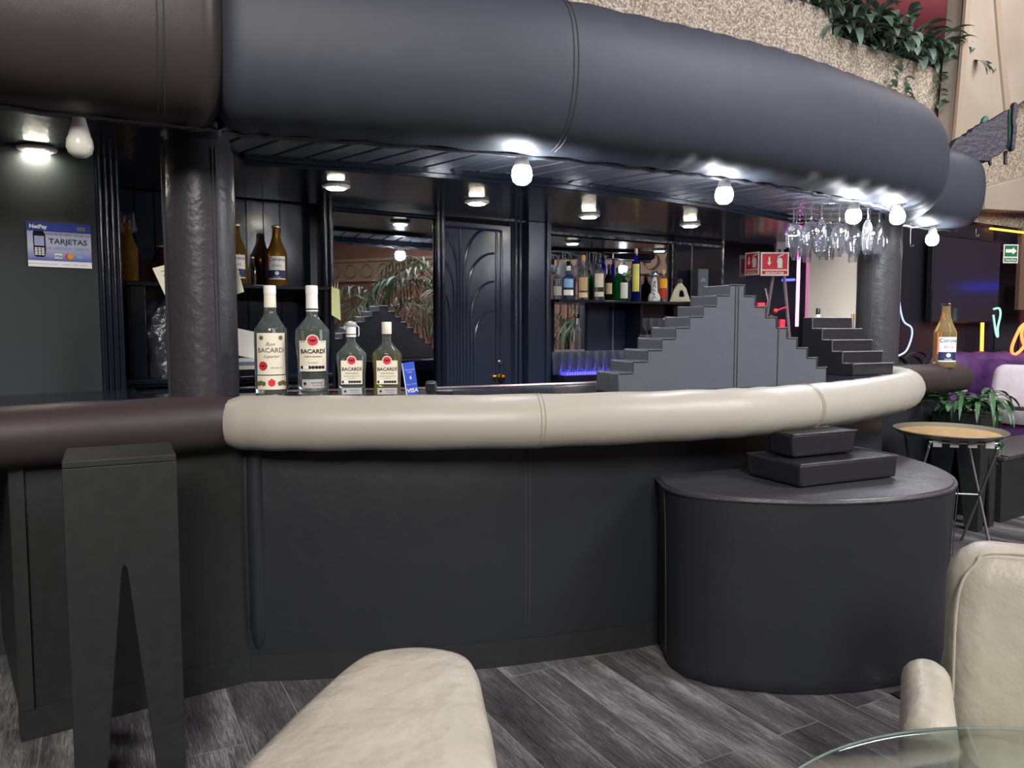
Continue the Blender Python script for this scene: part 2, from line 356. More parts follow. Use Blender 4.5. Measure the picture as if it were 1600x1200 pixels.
panel(barL, 'front_panel', MBK, [(0, 0.10), (0, 0.93), (-0.05, 0.93), (-0.05, 0.10)])
panel(barC, 'front_panel', LEA2, wallp); panel(barR, 'front_panel', LEA2, wallp)
rel(MB().prism([(-1.52, 2.29), (-1.95, 2.86), (-1.93, 2.88), (-1.48, 2.30)], 0.1, 0.93), bar).build('end_panel', MBK, bar)
kp = [(-0.02, 0), (-0.02, 0.10), (-0.06, 0.10), (-0.06, 0)]
for p in (barL, barC, barR): panel(p, 'plinth', MBK, [(0.004, 0), (0.004, 0.10), (-0.06, 0.10), (-0.06, 0)])
rel(MB().tube([(-0.915, 2.712, z) for z in (0.1, 0.14, 0.2, 0.6, 0.9)], [.004, .022, .034, .038, .034], 20), bar).build('corner_roll', LEA2, bar)
# double stitched seams in the front
def plan_at(path, px):           # point and outward direction of the plan path seen under pixel column px
    r = (px - 800) / F; best = None
    for i in range(len(path) - 1):
        a, b = Vector(path[i][:2]), Vector(path[i + 1][:2]); fa, fb = a.x - r * a.y, b.x - r * b.y
        if fa * fb <= 0 and abs(fa - fb) > 1e-9:
            q = a + (b - a) * (fa / (fa - fb)); d = (b - a).normalized(); return q, Vector((d.y, -d.x)), d
    return None
for px in (823,):
    q, o_, d_ = plan_at(barC, px); sm = MB()
    for e in (-0.008, 0.008): sm.tube([(q.x + d_.x * e + o_.x * (n + 0.001), q.y + d_.y * e + o_.y * (n + 0.001), z) for n, z in wallp[1:6]], 0.0016, 5)
    rel(sm, bar).build('seam', STI, bar)
# counter top
inner = [(2.75, 5.75), (2.0, 5.22), (1.62, 4.75), (1.2, 4.25), (0.75, 3.85), (0.3, 3.52), (-0.3, 3.25), (-1.05, 3.05), (-1.5, 3.0), (-1.62, 3.3), (-1.95, 3.1), (-2.75, 2.6), (-2.2, 1.8)]
outer = [(-2.2, 1.80), (-1.52, 2.31)] + [tuple(p[:2]) for p in barC[::4]] + [(2.92, 5.16)]
rel(MB().prism(outer + inner[:-1], 0.94, 1.02), bar).build('countertop', GLO, bar)
rel(MB().tube([(-0.95, 3.06, 1.024)] + [(x, y, 1.024) for x, y in inner[6:3:-1]], 0.008, 6), bar).build('edge_strip', CHR, bar)
# padded rails
railL = crv([(-2.5, 1.56), (-2.1, 1.85), (-1.52, 2.265), (-1.2, 2.49), (-0.96, 2.655)], 5)
railC = crv([(-0.965, 2.625), (-0.65, 2.60), (0.07, 2.665), (0.71, 2.86), (1.02, 3.01), (1.385, 3.28), (1.7, 3.58), (1.95, 3.86), (2.12, 4.12), (2.24, 4.40), (2.30, 4.70)], 8)
railR = crv([(2.30, 4.72), (2.6, 4.89), (2.98, 5.08)], 6)
def round_prof(a, b, cz, n=18, flat=0): return [(a * math.cos(2 * PI * k / n), cz + b * math.sin(2 * PI * k / n)) for k in range(n)]
def rail(path, m, r, z, seams, sm):
    P = [Vector((p[0], p[1])) for p in path]
    mb = MB(); n = len(P); base = round_prof(1, 1, 0, 20)
    for i, p in enumerate(P):     # rounded-off ends, gentle waviness of a stuffed roll
        e = min(i, n - 1 - i); k = (0.86, 0.97, 1.0)[min(e, 2)]
        k *= 1 + 0.018 * math.sin(i * 1.7)
        d = (P[min(i + 1, n - 1)] - P[max(i - 1, 0)]).normalized(); o = Vector((d.y, -d.x))
        for q, h in base: mb.v.append((p.x + o.x * q * r * k, p.y + o.y * q * r * k, z + h * r * 1.02 * k))
    m_ = 20
    for i in range(n - 1):
        for k in range(m_): k2 = (k + 1) % m_; mb.f.append((i * m_ + k, (i + 1) * m_ + k, (i + 1) * m_ + k2, i * m_ + k2))
    mb.f += [tuple(range(m_)), tuple((n - 1) * m_ + k for k in range(m_ - 1, -1, -1))]
    ob = rel(mb, bar).build('padded_rail', m, bar)
    for px in seams:
        q, o_, d_ = plan_at(path, px)
        s_ = MB()
        for e in (-0.007, 0.007): s_.tube([(q.x + d_.x * e + o_.x * a * (r + 0.002), q.y + d_.y * e + o_.y * a * (r + 0.002), z + b * (r * 1.02 + 0.002)) for a, b in base], 0.0014, 4, closed=True)
        rel(s_, bar).build('seam', sm, bar)
    return ob
rail(railL, LEAB, 0.093, 0.955, (), STI)['label'] = 'dark brown padded rail'
rail(railC, CRMP, 0.093, 0.955, (840, 1258), STC)['label'] = 'cream padded rail'
rail(railR, LEAB, 0.095, 0.95, (1462,), STI)['label'] = 'dark padded rail by the planter'

# columns at the two kinks of the bar
def column(x, y, lab):
    r = thing('padded_column', lab, 'column', (x, y, 1.02))
    pr = [(0.128, 0.0), (0.13, 0.05), (0.128, 0.5), (0.131, 0.7), (0.128, 0.93), (0.12, 0.945), (0.118, 0.98)]
    m = MB(); m.lathe(pr, 40); m.build('leather_wrap', LEAP, r)
    for a in (-2.35, -0.75, 1.5):
        s_ = MB()
        for e in (-0.05, 0.05): s_.tube([(0.1315 * math.cos(a + e), 0.1315 * math.sin(a + e), z) for z in (0.0, 0.3, 0.6, 0.925)], 0.0022, 5)
        s_.build('seam', STI, r)
    return r
column(-1.20, 2.985, 'thick black leather column standing at the dark end of the bar')
column(2.36, 4.98, 'black leather column behind the hanging wine glasses and stepped pad')

# ================================================================== CANOPY
ZB = 1.95
canL = crv([(-2.9, 1.72), (-2.2, 2.02), (-1.55, 2.38), (-1.14, 2.585), (-1.0, 2.66)], 5)
canC = crv([(-1.0, 2.70), (-0.68, 2.79), (0, 3.02), (0.54, 3.28), (0.85, 3.44), (1.2, 3.65), (1.63, 3.97), (2.0, 4.27), (2.24, 4.55), (2.36, 4.8), (2.42, 5.05)], 8)
canR = crv([(2.42, 5.0), (2.75, 5.2), (3.08, 5.38)], 6)
def dprof(dep, hgt, n=22):        # bulging D: bottom edge, belly towards the room, top edge
    out = []
    for k in range(n + 1):
        t = -PI / 2 + PI * k / n; c_, s_ = math.cos(t), math.sin(t)
        out.append((dep * abs(c_) ** 0.62, hgt / 2 + hgt / 2 * (abs(s_) ** 0.92) * (1 if s_ > 0 else -1)))
    return out + [(-0.06, hgt), (-0.06, 0)]
can = thing('canopy', 'curved canopy over the bar padded in black leather, lined with glossy boards', 'canopy', (0.6, 3.6, ZB))
def fascia(path, m, dep, hgt, seams, e0, e1):
    P = [Vector((p[0], p[1])) for p in path]; pr = dprof(dep, hgt); m_ = len(pr); n = len(P); mb = MB()
    for i, p in enumerate(P):
        ka = (0.72, 0.93)[i] if (e0 and i < 2) else 1.0
        kb = (0.72, 0.93)[n - 1 - i] if (e1 and n - 1 - i < 2) else 1.0
        k = min(ka, kb)
        d = (P[min(i + 1, n - 1)] - P[max(i - 1, 0)]).normalized(); o = Vector((d.y, -d.x))
        for q, h in pr:
            kk = k if q > 0 else 1
            mb.v.append((p.x + o.x * q * kk, p.y + o.y * q * kk, ZB + (h - hgt / 2) * (0.5 + 0.5 * k if k < 1 else 1) + hgt / 2 + 0.004 * math.sin(i * 2.1 + h * 9)))
    for i in range(n - 1):
        for k in range(m_): k2 = (k + 1) % m_; mb.f.append((i * m_ + k, (i + 1) * m_ + k, (i + 1) * m_ + k2, i * m_ + k2))
    mb.f += [tuple(range(m_)), tuple((n - 1) * m_ + k for k in range(m_ - 1, -1, -1))]
    ob = rel(mb, can).build('padded_fascia', m, can, sharp=60)
    for px in seams:
        q, o_, d_ = plan_at(path, px); s_ = MB()
        for e in (-0.009, 0.009): s_.tube([(q.x + d_.x * e + o_.x * (a + 0.002), q.y + d_.y * e + o_.y * (a + 0.002), ZB + h) for a, h in pr[1:22]], 0.0016, 4)
        rel(s_, can).build('seam', STI, can)
    # puckered hem and welt along the bottom edge
    rel(MB().tube([(p.x, p.y, ZB - 0.002 + 0.004 * math.sin(i * 2.7)) for i, p in enumerate(P)], 0.009, 6), can).build('welt', LEAP, can)
fascia(canL, LEAB, 0.27, 0.66, (262,), False, True)
fascia(canC, LEA, 0.265, 0.565, (848,), True, True)
fascia(canR, LEA, 0.24, 0.50, (), False, True)
# slatted underside between fascia and beam, flat soffit behind
beam = crv([(-1.12, 3.26), (-0.3, 3.58), (0.32, 3.88), (1.19, 4.50), (1.85, 5.10), (2.3, 5.7)], 6)
sl = MB(); dv = Vector((-0.7071, 0.7071)); nv = Vector((0.7071, 0.7071))
def hit(path, c):                 # where the line nv.p = c crosses a plan path
    for i in range(len(path) - 1):
        a, b = Vector(path[i][:2]), Vector(path[i + 1][:2]); fa, fb = a.dot(nv) - c, b.dot(nv) - c
        if fa * fb <= 0 and abs(fa - fb) > 1e-9: return a + (b - a) * (fa / (fa - fb))
    return None
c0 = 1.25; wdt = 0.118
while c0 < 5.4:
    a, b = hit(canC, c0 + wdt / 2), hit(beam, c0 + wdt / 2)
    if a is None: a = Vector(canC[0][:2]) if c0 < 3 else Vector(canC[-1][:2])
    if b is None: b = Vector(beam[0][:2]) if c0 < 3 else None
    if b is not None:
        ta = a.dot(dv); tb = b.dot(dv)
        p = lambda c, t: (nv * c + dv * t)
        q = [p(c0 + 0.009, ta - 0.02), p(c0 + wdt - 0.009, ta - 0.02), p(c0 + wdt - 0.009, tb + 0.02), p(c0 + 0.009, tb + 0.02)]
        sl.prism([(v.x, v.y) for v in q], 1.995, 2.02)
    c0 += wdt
rel(sl, can).build('slatted_lining', mat('lining_board', '6a6f78', 0.26, spec=0.6, bump=(12, 0.15, 0.004)), can, bevel=0.003)  # base colour greyed to stand in for reflections on dark gloss boards
roofp = [tuple(p[:2]) for p in canL[::3]] + [tuple(p[:2]) for p in canC[::4]] + [(3.0, 5.35)] + [tuple(bb(3.2, 0.05, 0)[:2]), tuple(bb(-3.0, 0.05, 0)[:2])]
rel(MB().prism(roofp, 2.03, 2.10), can).build('roof_light_block', DWL, can)  # unseen slab added over the bar to block light from above
soff = [tuple(p[:2]) for p in canL[2::3]] + [(-1.12, 3.0)] + [tuple(p[:2]) for p in beam] + [tuple(bb(2.9, 0.0, 0)[:2]), tuple(bb(-2.9, 0.0, 0)[:2])]
rel(MB().prism(soff, 1.975, 2.025), can).build('soffit', GLO, can)
rel(MB().sweep(beam, [(0.02, 1.955), (0.02, 2.03), (-0.03, 2.03), (-0.03, 1.955)]).sweep(beam, [(0.045, 1.972), (0.045, 2.0), (0.02, 2.0), (0.02, 1.972)]), can).build('beam', GLO, can, bevel=0.004)

# ------------------------------------------------------------------ lamps
EMB = mat('bulb_lit', 'ffffff', 0.4, emit='f2f6ff', es=BULB); EMD = mat('disc_lit', 'ffffff', 0.4, emit='fff6e2', es=DISC)
BOFF = mat('bulb_unlit', 'e4e2d2', 0.25, spec=0.6)
def bulb(x, y, z, lit, lab, s=1.12):
    r = thing('light_bulb', lab, 'light bulb', (x, y, z - 0.135 * s), 0, 'bare bulbs along the canopy' )
    mb = MB().lathe([(0.002 * s, 0.0), (0.018 * s, 0.003 * s), (0.031 * s, 0.014 * s), (0.036 * s, 0.032 * s), (0.0345 * s, 0.05 * s), (0.029 * s, 0.064 * s)], 20); mb.build('globe', EMB if lit else BOFF, r)
    MB().lathe([(0.029 * s, 0.064 * s), (0.022 * s, 0.092 * s), (0.017 * s, 0.112 * s), (0.016 * s, 0.118 * s)], 20).build('collar', WHP, r)
    MB().lathe([(0.024 * s, 0.117 * s), (0.024 * s, 0.135 * s)], 16).build('socket', BLP, r)
    return r
def canpt(px, path=canC, n=0.03): q, o_, d_ = plan_at(path, px); return q - o_ * n
for px, lab in ((820, 'lit bare bulb under the canopy in front of the carved door'),
                (1134, 'lit bare bulb under the canopy above the peak of the large stepped pad'),
                (1335, 'lit bare bulb glaring among the hanging wine glasses')):
    q = canpt(px); bulb(q.x, q.y, 1.99 if px < 1200 else 1.985, True, lab)
q = canpt(137, canL, 0.05); bulb(q.x, q.y, 1.975, False, 'unlit white bulb hanging under the brown section of the canopy')
def at_lamp(px, py, z): return atz(px, py, z)
p = atz(1402, 342, 1.88); bulb(p.x, p.y, 2.0, True, 'lit bare bulb at the top of the column by the end of the cream rail')
p = atz(1457, 366, 1.90); bulb(p.x, p.y, 1.975, True, 'lit bare bulb hanging under the far dark wing of the canopy')
def downlight(px, py, lab):
    p = atz(px, py + 2, 1.955); r = thing('ceiling_light', lab, 'ceiling light', (p.x, p.y, 1.955), 0, 'round lights in the bar soffit')
    MB().lathe([(0.046, 0.0), (0.066, 0.006), (0.070, 0.012), (0.067, 0.017), (0.060, 0.02)], 28).build('rim', WHP, r)
    MB().lathe([(0.02, -0.005), (0.042, -0.003), (0.047, 0.002)], 28).build('lens', EMD, r)
downlight(58, 236, 'round ceiling light above the card payment sign')
downlight(525, 293, 'round ceiling light over the frame between the shelf of beer and the mirror')
downlight(745, 317, 'round ceiling light with a worn brass rim above the carved door')
downlight(920, 338, 'round ceiling light above the clear and blue spirit bottles')
downlight(1078, 352, 'round ceiling light above the cream jug bottle')
p = atz(1242, 368, 1.93); downlight(1242, 366, 'round ceiling light glowing beside the first hanging wine glass')

# ================================================================== BACK BAR
TB = Matrix.Translation(B0) @ Matrix.Rotation(BY, 4, 'Z')     # local x = along, y = away from the room
bk = thing('back_bar', 'glossy black back bar with mirrors, shelf and ribbed mouldings behind the counter', 'back bar', B0, BY)
def bbox(s0, s1, n0, n1, z0, z1, mb=None): return (mb or MB()).box(s0, s1, -n1, -n0, z0, z1)
ZS = 1.975
sA, sB, sC, sD, sE, sF, sG, sH = S(190), S(372), S(512, .12), S(690, .12), S(800), S(855), S(1060), S(1135)
bbox(-2.75, sC - 0.02, -0.16, -0.10, 0, ZS).build('back_panel', GLB, bk)
# vertical boards of the left bay
bd = MB(); x = -2.5
while x < sC - 0.1: bbox(x, x + 0.085, -0.10, -0.09, 1.0, ZS, bd); x += 0.092
bd.build('board_lining', GLB, bk)
bbox(-2.45, -2.30, -0.09, -0.08, 1.0, ZS).build('mirror', MIR, bk)
SHZ = 1.505
bbox(S(197, .15), sC, -0.09, 0.15, SHZ - 0.022, SHZ).build('shelf', GLO, bk, bevel=0.004)
bbox(S(204, .15), S(228, .15), -0.09, 0.15, 1.03, SHZ - 0.022).build('divider', GLO, bk, bevel=0.003)
bbox(S(500, .1) - 0.03, S(500, .1), -0.09, 0.1, 1.03, SHZ - 0.022).build('divider', GLO, bk, bevel=0.003)
# ribbed base mouldings
rb = MB()
for k in range(6): z = 0.78 + k * 0.045; rb.tube([(-2.4, -0.16, z), (sC, -0.16, z)], 0.02, 10)
bbox(-2.75, sC, -0.1, 0.14, 0, 1.0, rb); rb.build('ribbed_base', GLO, bk)
bbox(-2.75, sC, -0.1, 0.19, 1.005, 1.03).build('back_counter', GLO, bk, bevel=0.004)
# mirror bay
mz0, mz1 = 0.80, 1.94
bbox(sC + 0.02, sD - 0.01, -0.1, 0.085, 0, mz0 - 0.01).build('base_panel', GLO, bk)
bbox(sC + 0.03, sD - 0.03, 0.08, 0.088, mz0, mz1).build('mirror', MIR, bk)
bbox(sC + 0.02, sD, -0.1, 0.08, mz0 - 0.01, ZS).build('mirror_backing', GLO, bk)
fm = MB()
for x in (sC - 0.012, sC + 0.02): fm.tube([(x, -0.125, 0.0), (x, -0.125, ZS)], 0.016, 10)
for x in (sD - 0.015, sD + 0.017): fm.tube([(x, -0.105, 0.0), (x, -0.105, ZS)], 0.016, 10)
fm.tube([(sC, -0.10, mz1), (sD, -0.10, mz1)], 0.012, 8); bbox(sC, sD, 0.0, 0.1, mz1, ZS, fm)
fm.build('mirror_frame', GLO, bk)
lr = MB()
for k in range(3): lr.tube([(sC + 0.03, -0.11, 0.80 + 0.05 * k), (sD - 0.03, -0.11, 0.80 + 0.05 * k)], 0.014, 8)
lr.build('ledge_moulding', GLO, bk)
# pier beside the door
pr_ = MB(); bbox(S(818), S(853), -0.12, 0.06, 0, ZS, pr_)
for px in (803, 810): pr_.tube([(S(px), -0.02, 0), (S(px), -0.02, ZS)], 0.015, 8)
pr_.tube([(S(854, .06), -0.07, 0), (S(854, .06), -0.07, ZS)], 0.012, 8)
pr_.build('pier', GLN, bk, bevel=0.003)
bbox(S(686), S(818), 0.0, 0.03, bp(745, 342)[1], ZS).build('lintel', GLN, bk)
# right bay
bbox(sF, sG, -0.12, -0.1, 0.0, ZS).build('back_panel', GLB, bk)
bbox(sF + 0.02, sG - 0.02, -0.10, -0.09, SHZ - 0.04, 1.93).build('mirror', MIR, bk)
bbox(S(866, -.09), S(916, -.09), -0.10, -0.088, 0.98, SHZ - 0.05).build('mirror', MIR, bk)
bbox(S(916, -.09), S(1000, -.09), -0.10, -0.07, 0.98, SHZ - 0.04).build('sliding_panel', GLN, bk)
bbox(S(957, -.07), S(957, -.07) + 0.006, -0.07, -0.064, 0.98, SHZ - 0.04).build('panel_joint', GRY, bk)
bbox(sG, sH, -0.12, -0.05, 0.0, ZS).build('glass_panel', mat('smoked_panel', '1a2030', 0.06, spec=0.8, bump=(6, 0.1, 0.01)), bk)
bbox(S(1086), S(1086) + 0.008, -0.05, -0.044, SHZ, 1.93).build('panel_joint', GRY, bk)
ZR = 1.47
bbox(sF, S(1115, .14), -0.09, 0.14, ZR - 0.02, ZR).build('shelf', GLO, bk, bevel=0.004)
bbox(S(1001, .1), S(1001, .1) + 0.02, -0.09, 0.1, 0.98, ZR - 0.02).build('divider', GLO, bk)
bbox(sF, sH, -0.09, 0.20, 0.915, 0.962).build('back_counter', GLO, bk, bevel=0.003)
bbox(sF, sH, -0.09, 0.16, 0.0, 0.915).build('base_cabinet', GLN, bk)
ar = MB()
for s0 in (S(878, .16), S(920, .16)):
    w_ = 0.19
    ar.tube([(s0, -0.17, 0.7), (s0, -0.17, 0.85), (s0 + 0.02, -0.17, 0.885), (s0 + w_ - .02, -0.17, 0.885), (s0 + w_, -0.17, 0.85), (s0 + w_, -0.17, 0.7)], 0.008, 6)
ar.build('arch_moulding', GLO, bk)
tf = MB(); tf.tube([(sF, 0.05, 1.93), (sH, 0.05, 1.93)], 0.01, 8); tf.tube([(sH, 0.05, 0.9), (sH, 0.05, ZS)], 0.012, 8); tf.tube([(sF + 0.01, 0.06, 0), (sF + 0.01, 0.06, ZS)], 0.010, 8)
tf.tube([(sG, 0.07, ZR), (sG, 0.07, 1.93)], 0.008, 8); tf.build('frame_moulding', mat('worn_gloss', '3a4048', 0.2, spec=0.7, vary=('9a9a98', 22)), bk)
EBL = mat('blue_led', '3030ff', 0.4, emit='3a34ff', es=3)
led = MB(); bbox(sF + 0.01, S(1012, .2), 0.145, 0.2, 0.964, 0.982, led)
led.build('lit_edge_mat', EBL, bk)
rg = MB()
for k in range(46): x = sF + 0.02 + k * 0.021; bbox(x, x + 0.007, 0.2, 0.204, 0.965, 0.981, rg)
rg.build('mat_ribs', mat('mat_rib', 'b8b8ff', 0.4), bk)

# carved door
dr = struct('door_1', MB().box(S(690) - 0.2, S(797), -0.01, 0.04, 0, bp(745, 349)[1], TB), GLN, bevel=0.004)
cxd = S(719); rl = MB(); ztop = bp(745, 356)[1] - 0.01; wR = S(770) - cxd
zk = [bp(740, y)[1] for y in (430, 458, 496, 531)]; ze = [bp(765, y)[1] for y in (356, 396, 440, 484)]
for sgn in (1, -1):
    for k in range(4):
        x0 = (0.022 + 0.026 * k) * sgn; W_ = wR * (0.78 if k == 0 else 1) * sgn; zz = [(x0, 0.3), (x0, zk[k])]
        for t in range(1, 10):
            a = PI / 2 * t / 9; zz.append((x0 + (W_ - x0) * (1 - math.cos(a)), zk[k] + (min(ze[k], ztop) - zk[k]) * math.sin(a)))
        rl.tube([(cxd + x, 0.0 - 0.012, z) for x, z in zz], 0.0085, 6, T=TB)
rl.tube([(cxd, -0.012, 0.3), (cxd, -0.012, ztop)], 0.009, 6, T=TB)
for x in (S(775), S(782)): rl.tube([(x, -0.012, 0.2), (x, -0.012, ztop)], 0.009, 6, T=TB)
rl.tube([(cxd - 0.35, -0.012, ztop), (S(782), -0.012, ztop)], 0.009, 6, T=TB)
rl.build('door_relief', GLN, dr)
kz = bp(775, 590, .03)[1]
kb = MB().lathe([(0.022, 0), (0.022, 0.006), (0.008, 0.008), (0.008, 0.03), (0.02, 0.036), (0.024, 0.05), (0.018, 0.062), (0.004, 0.065)], 16, T=TB @ Matrix.Translation((S(777), -0.012, kz)) @ Matrix.Rotation(PI / 2, 4, 'X'))
kb.lathe([(0.016, 0), (0.016, 0.008), (0.008, 0.012)], 12, T=TB @ Matrix.Translation((S(771), -0.012, kz + 0.001)) @ Matrix.Rotation(PI / 2, 4, 'X'))
kb.build('door_knob', BRS, dr)
kb = MB().lathe([(0.016, 0), (0.016, 0.008), (0.012, 0.012)], 12, T=TB @ Matrix.Translation((S(779), -0.012, bp(779, 566)[1])) @ Matrix.Rotation(PI / 2, 4, 'X'))
kb.build('lock', CHR, dr)
tr = MB()
for x in (S(797), S(801)): tr.tube([(x, 0.0, 0), (x, 0.0, 1.97)], 0.01, 8, T=TB)
struct('trim_6', tr, GLN)

# plain wall with the payment sign, and its three rounded mouldings
WA = Vector((-1.69, 3.16, 0)); WD = (Vector((-1.69, 3.16, 0)) - Vector((-2.6, 2.45, 0))).normalized(); wyaw = math.atan2(WD.y, WD.x)
TW = Matrix.Translation(WA) @ Matrix.Rotation(wyaw, 4, 'Z')
struct('wall_service', MB().box(-2.5, 0, 0, 0.1, 0, 1.98, TW), DWL)
m3 = MB()
for k in range(4): m3.tube([(0.012 + 0.026 * k, 0.012 + 0.02 * k, 0), (0.012 + 0.026 * k, 0.012 + 0.02 * k, 1.98)], 0.0145, 10, T=TW)
struct('trim_7', m3, GLO)
struct('trim_8', MB().box(0.0, 0.1, 0.06, 0.16, 0, 1.98, TW), GLO)
# ================================================================== BIG PADDED PIECES IN FRONT
def frame(x, y, rz, z=0): return Matrix.Translation((x, y, z)) @ Matrix.Rotation(rz, 4, 'Z')
dp = crv([(0.570, 3.02), (0.575, 2.78), (0.66, 2.665), (0.82, 2.60), (1.02, 2.572), (1.25, 2.60), (1.47, 2.68), (1.63, 2.80), (1.745, 3.0), (1.80, 3.25), (1.79, 3.55)], 4)
dback = [(1.70, 3.78), (1.5, 3.60), (1.3, 3.44), (0.95, 3.16)]
drum = thing('bar_step', 'half-round black leather drum pushed against the curved bar front', 'bar step', (1.15, 3.0, 0))
cx0, cy0 = 1.15, 3.0
def sc_poly(k, kk=0): return [(cx0 + (x - cx0) * k - cx0, cy0 + (y - cy0) * k - cy0) for x, y in [tuple(p[:2]) for p in dp] + dback]
mb = MB(); lv = [(0.94, 0.0), (0.955, 0.01), (0.968, 0.05), (0.975, 0.3), (0.985, 0.55), (0.995, 0.655), (0.995, 0.68)]
n = len(dp) + len(dback)
for j, (k, z) in enumerate(lv):
    for i, (x, y) in enumerate(sc_poly(k)):
        wv = 1 + 0.006 * math.sin(i * 2.3 + z * 5) * (1 - z)
        mb.v.append((x * wv, y * wv, z))
for j in range(len(lv) - 1):
    for i in range(n): i2 = (i + 1) % n; mb.f.append((j * n + i, j * n + i2, (j + 1) * n + i2, (j + 1) * n + i))
mb.f.append(tuple(range(n))); mb.f.append(tuple((len(lv) - 1) * n + i for i in range(n)))
mb.build('skirt', LEA2, drum)
MB().prism(sc_poly(0.99), 0.68, 0.697).build('top_cushion', mat('black_vinyl_top', '404145', 0.3, bump=(60, 0.25, 0.002), bump2=(7, 0.5, 0.012)), drum, bevel=0.006)
MB().tube([(x, y, 0.685) for x, y in sc_poly(0.999)[:len(dp)]], 0.007, 6).build('piping', LEAP, drum)
sm = MB()
for i in (3, len(dp) - 12):
    for e in (0, 1): a = [sc_poly(k)[i] for k, z in lv[2:]]; sm.tube([(x * 1.004 + 0.009 * e, y * 1.004, z) for (x, y), (k, z) in zip(a, lv[2:])], 0.002, 5)
sm.build('seam', STI, drum)
VT = mat('black_vinyl_pad', '26262a', 0.3, bump=(40, 0.3, 0.003), bump2=(9, 0.5, 0.01))
a25 = math.radians(24.6)
def pad(name, lab, x, y, z, w_, d_, h_, rz, flare):
    r = thing(name, lab, 'padded block', (x, y, z), rz)
    b = 0.5; P = [(-w_ / 2, -d_ / 2), (w_ / 2, -d_ / 2), (w_ / 2, d_ / 2), (-w_ / 2, d_ / 2)]
    lo = 1 - flare; mb = MB()
    mb.v = [(x * lo, y * lo, 0) for x, y in P] + [(x, y, h_) for x, y in P]
    mb.f = [(3, 2, 1, 0), (4, 5, 6, 7)] + [(i, (i + 1) % 4, 4 + (i + 1) % 4, 4 + i) for i in range(4)]
    mb.build('cushion', VT, r, bevel=0.012, seg=3)
    MB().tube([(x * 0.985, y * 0.985, h_ - 0.002) for x, y in P], 0.004, 6, closed=True).build('piping', LEAP, r)
    return r
pad('leather_block', 'lower wide black leather block lying on the half-round drum', 1.213, 2.98, 0.70, 0.506, 0.285, 0.086, a25, 0.02)
pad('leather_block', 'small black leather block stacked on top of the wider block', 1.175, 2.985, 0.79, 0.335, 0.135, 0.09, a25, 0.07)

# stepped pyramid pads on the bar
zg = thing('stepped_pad', 'large black leather pad shaped like a stepped pyramid on the bar top', 'stepped pad', (0.42, 3.02, 1.02), math.radians(25.3))
Lz = 1.123; hs = [0.08 + 0.045 * k for k in range(9)]; pf = [(0, 0)]; xs = []
tl = 0.488 / 8; tr_ = (1 - 0.56) / 8
for k in range(8): pf += [(Lz * tl * k, hs[k]), (Lz * tl * (k + 1), hs[k])]
pf += [(Lz * 0.488, hs[8]), (Lz * 0.56, hs[8])]
for k in range(8): pf += [(Lz * (0.56 + tr_ * k), hs[7 - k]), (Lz * (0.56 + tr_ * (k + 1)), hs[7 - k])]
pf += [(Lz, 0)]
GPD = mat('grey_black_leather', '585b62', 0.42, bump=(260, 0.2, 0.001), bump2=(14, 0.5, 0.006))
MB().slab(pf, 0, 0.167).build('cushion', GPD, zg, bevel=0.005, seg=2)
wl = MB(); wl.tube([(x, -0.002, z) for x, z in pf[1:-1]], 0.0035, 5); wl.tube([(x, 0.167, z) for x, z in pf[1:-1]], 0.003, 5)
wl.build('piping', mat('piping_grey', '4c4e56', 0.35), zg)
s_ = MB()
for x in (Lz * 0.518, Lz * 0.532): s_.tube([(x, -0.0015, 0.005), (x, -0.0015, hs[8] - 0.004)], 0.0022, 5)
s_.build('seam', STI, zg); MB().tube([(Lz * .735, -.0015, .005), (Lz * .735, -.0015, .27)], .0025, 5).build('seam', STI, zg)
st = thing('stepped_pad', 'smaller black stair-shaped pad beside the column under the wine glasses', 'stepped pad', (1.85, 4.16, 1.02), math.radians(28))
pf2 = [(0, 0)]; h5 = 0.0635
for k in range(5): pf2 += [(0.07 * k, h5 * (k + 1)), (0.07 * (k + 1), h5 * (k + 1))]
pf2 += [(0.35, 0)]
Tst = Matrix(((0, 1, 0, 0), (1, 0, 0, 0), (0, 0, 1, 0), (0, 0, 0, 1)))
MB().slab(pf2, 0, 0.335, Tst).build('cushion', VT, st, bevel=0.004)
e_ = MB()
for k in range(5): e_.tube([(0.0, 0.07 * k - 0.001, h5 * (k + 1)), (0.335, 0.07 * k - 0.001, h5 * (k + 1))], 0.0022, 5)
e_.build('pale_edge', mat('pale_edge', '8a8a90', 0.4), st)  # paler tube along the edge of each step

# pedestal stools with a tall V cut in each side
def stool(name, lab, cat, x, y, rz, w_, d_, h_, m=MBK):
    r = thing(name, lab, cat, (x, y, 0), rz)
    def side(wd, ap):
        g = 0.062 / 0.253 * wd; return [(-wd / 2, 0), (-g, 0), (-0.006, ap - 0.01), (0, ap), (0.006, ap - 0.01), (g, 0), (wd / 2, 0), (wd / 2, h_ - 0.02), (-wd / 2, h_ - 0.02)]
    MB().slab(side(w_, 0.64 * h_ / 0.93), -d_ / 2, -d_ / 2 + 0.018).build('side_panel', m, r, bevel=0.002)
    MB().slab(side(w_, 0.64 * h_ / 0.93), d_ / 2 - 0.018, d_ / 2).build('side_panel', m, r, bevel=0.002)
    for sx in (-1, 1):
        T = Matrix.Translation((sx * (w_ / 2 - 0.009), 0, 0)) @ Matrix.Rotation(PI / 2, 4, 'Z')
        MB().slab(side(d_ - 0.036, 0.60 * h_ / 0.93), -0.009, 0.009, T).build('side_panel', m, r, bevel=0.002)
    MB().box(-w_ / 2, w_ / 2, -d_ / 2, d_ / 2, h_ - 0.02, h_).build('top', m, r, bevel=0.003)
    return r
stool('bar_stool', 'tall black wooden pedestal stool with V-cut sides before the dark rail', 'stool', -1.10, 2.135, math.radians(27.5), 0.272, 0.25, 0.935)
